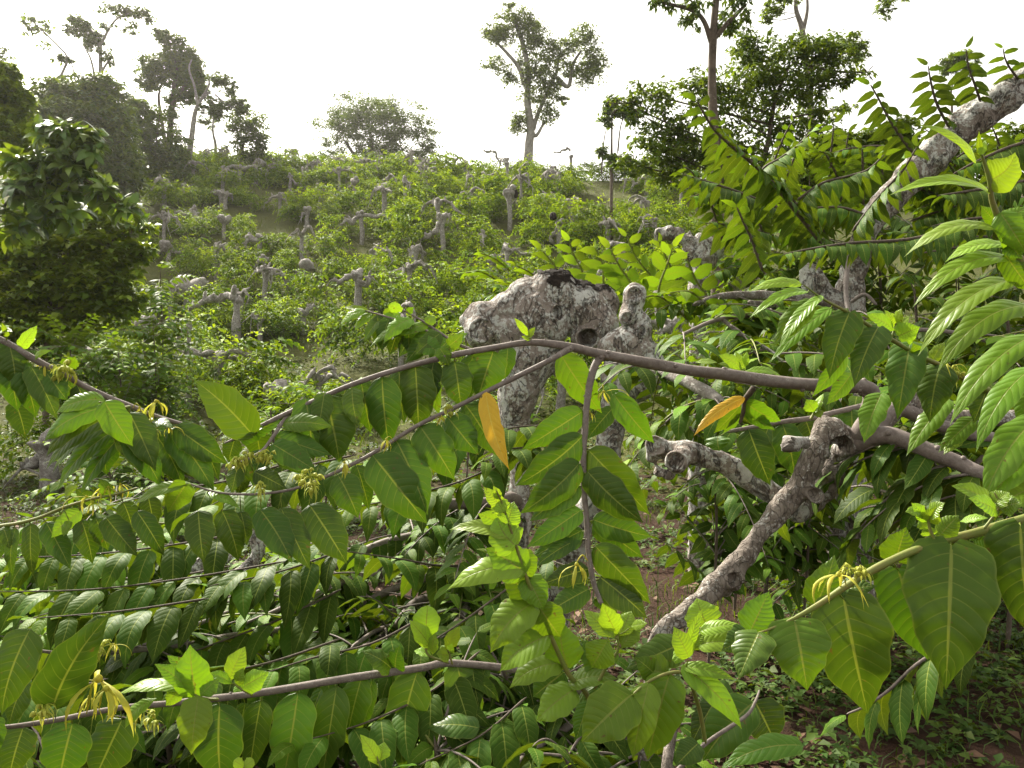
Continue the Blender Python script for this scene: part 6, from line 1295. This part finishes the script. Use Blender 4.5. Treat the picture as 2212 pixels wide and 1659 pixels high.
rosette(S_, (1, 2), [(1640, 1150, 12), (1720, 1000, 11), (1790, 900, 9), (1790, 800, 7)], [(1770, 810, 1570, 635, 105, 1., dict(roll=25)), (1785, 790, 1690, 590, 130, .85, dict(roll=-10)), (1800, 800, 1880, 640, 120, .9, dict(roll=0)), (1790, 800, 1840, 640, 120, .6, dict(roll=0, dd=.03, sh='h')), (1820, 880, 1930, 700, 120, .7, dict(roll=20)), (1880, 740, 1985, 720, 60, 1., dict(roll=30)), (1740, 940, 1610, 1010, 10, .5)][:6] + [(1725, 830, 1620, 1010, 185, .5, dict(roll=10)), (1700, 1000, 1560, 830, 200, .3, dict(dd=.04, sh='h')), (1790, 900, 1700, 980, 90, .6, dict(dd=.02))], 1.46)
rosette(S_, (1, 2), [(700, 980, 9), (570, 930, 8), (540, 860, 7)], [(580, 880, 440, 700, 100, .95, dict(roll=15)), (545, 830, 560, 605, 150, .85, dict(roll=5, sh='p')), (580, 930, 470, 900, 70, .7, dict(roll=50)), (590, 920, 610, 780, 70, .7)], 1.62)
rosette(S_, (1, 2), [(720, 990, 8), (700, 920, 7), (690, 890, 5)], [(680, 890, 770, 738, 80, .95, dict(roll=5)), (700, 930, 615, 920, 90, .8), (710, 910, 720, 850, 50, .8), (690, 900, 640, 870, 50, .9)], 1.62)
rosette(S_, (1, 2), [(300, 1720, 9), (250, 1640, 7), (230, 1580, 5)], [(245, 1640, 120, 1440, 85, .95, dict(roll=10)), (255, 1610, 280, 1490, 95, .8, dict(roll=5)), (230, 1620, 180, 1520, 60, .9)], 1.4)
R4 = sprig('leafy_branch', 'bright green branchlet with pointed leaves fanning out at the bottom, right of the tall shoot', 'branch', PT(2, 2, 60, 1500, 1.4))
b = branch(R4, (2, 2), [(150, 1500, 15), (100, 1250, 14), (20, 1060, 12), (2120, 1045, 11, 1, 2), (1990, 1100, 9, 1, 2), (1890, 1180, 7, 1, 2)], (1.45, 1.36), M_SHOOT)
leaves(b, (1, 2), [(1885, 1180, 1555, 1495, 290, .48, dict(roll=14, fold=.3)), (1990, 1115, 1885, 1600, 180, .55, dict(roll=20, bend=.1)), (2125, 1060, 1985, 1610, 265, .42, dict(roll=8, fold=.3)), (2195, 860, 1835, 1025, 190, .2, dict(roll=10, sh='h', dd=.06)), (2115, 1050, 1925, 1010, 185, .6, dict(roll=15, dd=.04)), (2050, 1070, 1900, 940, 130, .3, dict(dd=.06)), (1600, 1230, 1520, 1480, 110, .15, dict(dd=.06, pet=False)), (1890, 1190, 1760, 1440, 170, .1, dict(dd=.07))])
leaves(b, (2, 2), [(0, 1005, 385, 1410, 135, .6, dict(roll=20, side=.06)), (10, 1000, 345, 1090, 85, .62, dict(roll=40, bend=.12)), (100, 860, 445, 845, 120, .8, dict(roll=35, bend=.12)), (110, 770, 390, 735, 90, .85, dict(roll=50, bend=.14)), (30, 900, 130, 620, 60, .95), (40, 940, -60, 740, 120, .8), (60, 880, 140, 780, 80, .8), (10, 960, -60, 900, 110, .75, dict(roll=40)), (20, 1060, 140, 1110, 80, .7)])
hleaf(b, (2, 2), 150, 720, 90, 555, 200, age=1., roll=-10, sh='h', d=1.5, pet=False, label='round yellow green leaf against the grey limb', bend=.1)
AGE_UP = 0.; WSCALE = RSCALE = 1.
R5 = sprig('leafy_branch', 'dull dark leaves low over the bare soil at the bottom, right of the fanned branchlet', 'branch', PT(2, 2, -100, 1500, 1.7))
b = branch(R5, (2, 2), [(-60, 1700, 16), (150, 1500, 14), (400, 1330, 12), (470, 1230, 9), (500, 1150, 6)], (1.6, 1.75), M_TWIG)
leaves(b, (2, 2), [(450, 1240, 130, 1615, 330, .14, dict(roll=20, fold=.45)), (470, 1230, 600, 1500, 300, .05, dict(roll=10, dd=.05)), (770, 1512, 240, 1670, 190, .3, dict(roll=30, d=1.5, pet=False, side=.06)), (200, 1240, 60, 1500, 160, .02, dict(dd=.1)), (330, 1180, 100, 1250, 230, .05, dict(dd=.08)), (100, 1500, -40, 1640, 180, .05)])
a = Acc(); tube(a, [PT(1, 2, 2120, 1800, 1.9), PT(1, 2, 2110, 1650, 1.9), PT(1, 2, 2150, 1400, 1.95), PT(1, 2, 2200, 1200, 2.)], [.014, .013, .012, .01], 9, n=16); part('branch', a, M_BARKLIMB, R5)

L3 = sprig('flowering_branch', 'grey branch of drooping leaves with yellow flowers reaching in at the left edge', 'branch', PT(0, 1, -200, 480, 1.75))
b = branch(L3, (0, 1), [(-200, 450, 26), (0, 545, 24), (90, 590, 23), (250, 685, 22), (400, 760, 20), (560, 850, 19), (700, 915, 18), (850, 975, 17), (1030, 1045, 15), (1210, 1095, 12), (1330, 1120, 7)], (1.75, 1.9), M_TWIG, ns=9)
leaves(b, (0, 1), [(60, 575, 100, 850, 190, .25, dict(roll=15)), (-30, 560, 40, 830, 190, .25), (40, 630, 115, 1010, 210, .12), (115, 690, 232, 1055, 185, .2), (205, 720, 375, 1065, 175, .22), (300, 755, 440, 940, 160, .2), (100, 950, 165, 1180, 170, .05, dict(dd=.06, pet=False)), (130, 595, 243, 448, 85, .85, dict(roll=5)), (225, 660, 338, 612, 55, .7, dict(roll=40)), (-10, 500, 85, 490, 60, .6, dict(roll=50)), (50, 520, 10, 430, 40, .9),
    (500, 840, 560, 1000, 140, .15, dict(dd=.04)), (400, 790, 500, 910, 140, .25, dict(dd=.04)), (430, 720, 490, 650, 110, .55, dict(d=1.86, roll=-15)), (1140, 1110, 1480, 1350, 200, .15, dict(roll=10)), (1100, 1130, 1390, 1530, 215, .15), (1000, 1150, 1185, 1500, 200, .14), (1150, 1140, 1330, 1480, 170, .08, dict(dd=.05)), (1250, 1120, 1420, 1460, 170, .02, dict(dd=.1)), (960, 1060, 1130, 1120, 110, .2, dict(roll=40)), (1000, 1100, 1060, 1440, 170, .1, dict(dd=.06))])
b2 = branch(L3, (0, 1), [(850, 975, 9), (760, 985, 9), (690, 960, 8), (640, 945, 5)], (1.78, 1.66), M_SHOOT)
leaves(b2, (0, 1), [(672, 932, 362, 1022, 150, .52, dict(roll=40, bend=.14)), (650, 985, 285, 1205, 165, .42, dict(roll=40, bend=.14)), (665, 1000, 298, 1305, 150, .4, dict(roll=44, bend=.13)), (690, 1050, 300, 1385, 150, .38, dict(roll=46, bend=.12)), (730, 1085, 340, 1415, 130, .32, dict(roll=48, bend=.12, dd=.02)), (760, 1120, 372, 1520, 160, .3, dict(roll=44, bend=.12, dd=.03)), (800, 1150, 520, 1555, 150, .2, dict(roll=46, bend=.1, dd=.05)), (678, 945, 862, 1235, 200, .48, dict(roll=4, dd=-.04)), (840, 1020, 1010, 1395, 210, .18, dict(roll=8)), (800, 1080, 1050, 1505, 210, .14, dict(dd=.03)), (780, 1040, 900, 1400, 170, .1, dict(dd=.05)), (700, 1150, 690, 1420, 180, .06, dict(dd=.08))])
flower(L3 and b, (0, 1), 290, 700, 130, 1.8, seed=71, open_=.7); buds(b, (0, 1), 420, 725, 90, 1.8, 12, 66, 9); flower(b, (0, 1), 480, 760, 110, 1.8, seed=72, open_=.5)
flower(b, (0, 1), 905, 985, 110, 1.84, seed=73, open_=.3, stalk=(860, 985)); flower(b, (0, 1), 1010, 945, 150, 1.84, seed=74, open_=.35, stalk=(1060, 1040)); flower(b, (0, 1), 950, 1000, 90, 1.85, seed=76, open_=.2); flower(b, (0, 1), 1090, 1110, 90, 1.86, seed=75, open_=.9)
buds(b, (0, 1), 980, 1090, 40, 1.85, 4, 50, 11)
L4 = sprig('flowering_branch', 'thin twig of dark hanging leaves and withered flowers at the left edge', 'branch', PT(0, 2, -200, 120, 1.8))
b = branch(L4, (0, 2), [(-200, 130, 12), (0, 92, 12), (130, 70, 11), (260, 35, 11), (430, -35, 10), (600, -85, 9), (750, -115, 8), (900, -160, 5)], (1.85, 1.75), M_SHOOT)
leaves(b, (0, 2), [(20, 100, 60, 240, 110, .3), (100, 110, 85, 420, 90, .22, dict(roll=30)), (200, 80, 215, 415, 120, .18, dict(roll=20)), (300, 70, 460, 375, 160, .14), (530, 60, 600, 340, 160, .12, dict(roll=15)), (620, 40, 700, 250, 140, .25), (690, 40, 895, 290, 180, .14), (890, 0, 1065, 285, 160, .08), (520, -5, 330, 170, 130, .7, dict(roll=15)), (450, 60, 410, 160, 60, .7), (0, 130, -20, 330, 110, .2), (160, 100, 270, 240, 120, .3, dict(dd=.05)), (800, -60, 860, 150, 150, .08, dict(dd=.05)), (400, 30, 380, 230, 120, .15, dict(dd=.05)), (960, -100, 1000, 120, 150, .04, dict(dd=.08))])
leaves(b, (0, 1), [(420, 1530, 515, 1490, 75, .8, dict(roll=20)), (640, 1640, 470, 1540, 0.1, .5)][:1] + [(620, 1600, 480, 1500, 90, .5, dict(dd=.03)), (720, 1560, 640, 1440, 90, .5, dict(dd=.03))])
for k, (x, y) in enumerate([(560, 1560), (640, 1530), (700, 1500), (780, 1480), (600, 1600)]): flower(b, (0, 1), x, y, 95, 1.78, seed=80 + k, open_=.8)
C5 = sprig('clover_sprout', 'tiny bright two lobed seedling leaf at the bottom edge below the hanging leaves', 'seedling', PT(0, 2, 1590, 1720, 1.45))
b = branch(C5, (0, 2), [(1600, 1800, 6), (1590, 1720, 6), (1580, 1650, 5)], (1.45, 1.45), M_SHOOT, 'stem')
leaves(b, (0, 2), [(1580, 1650, 1515, 1610, 75, 1., dict(sh='p')), (1580, 1650, 1645, 1605, 75, 1., dict(sh='p'))])
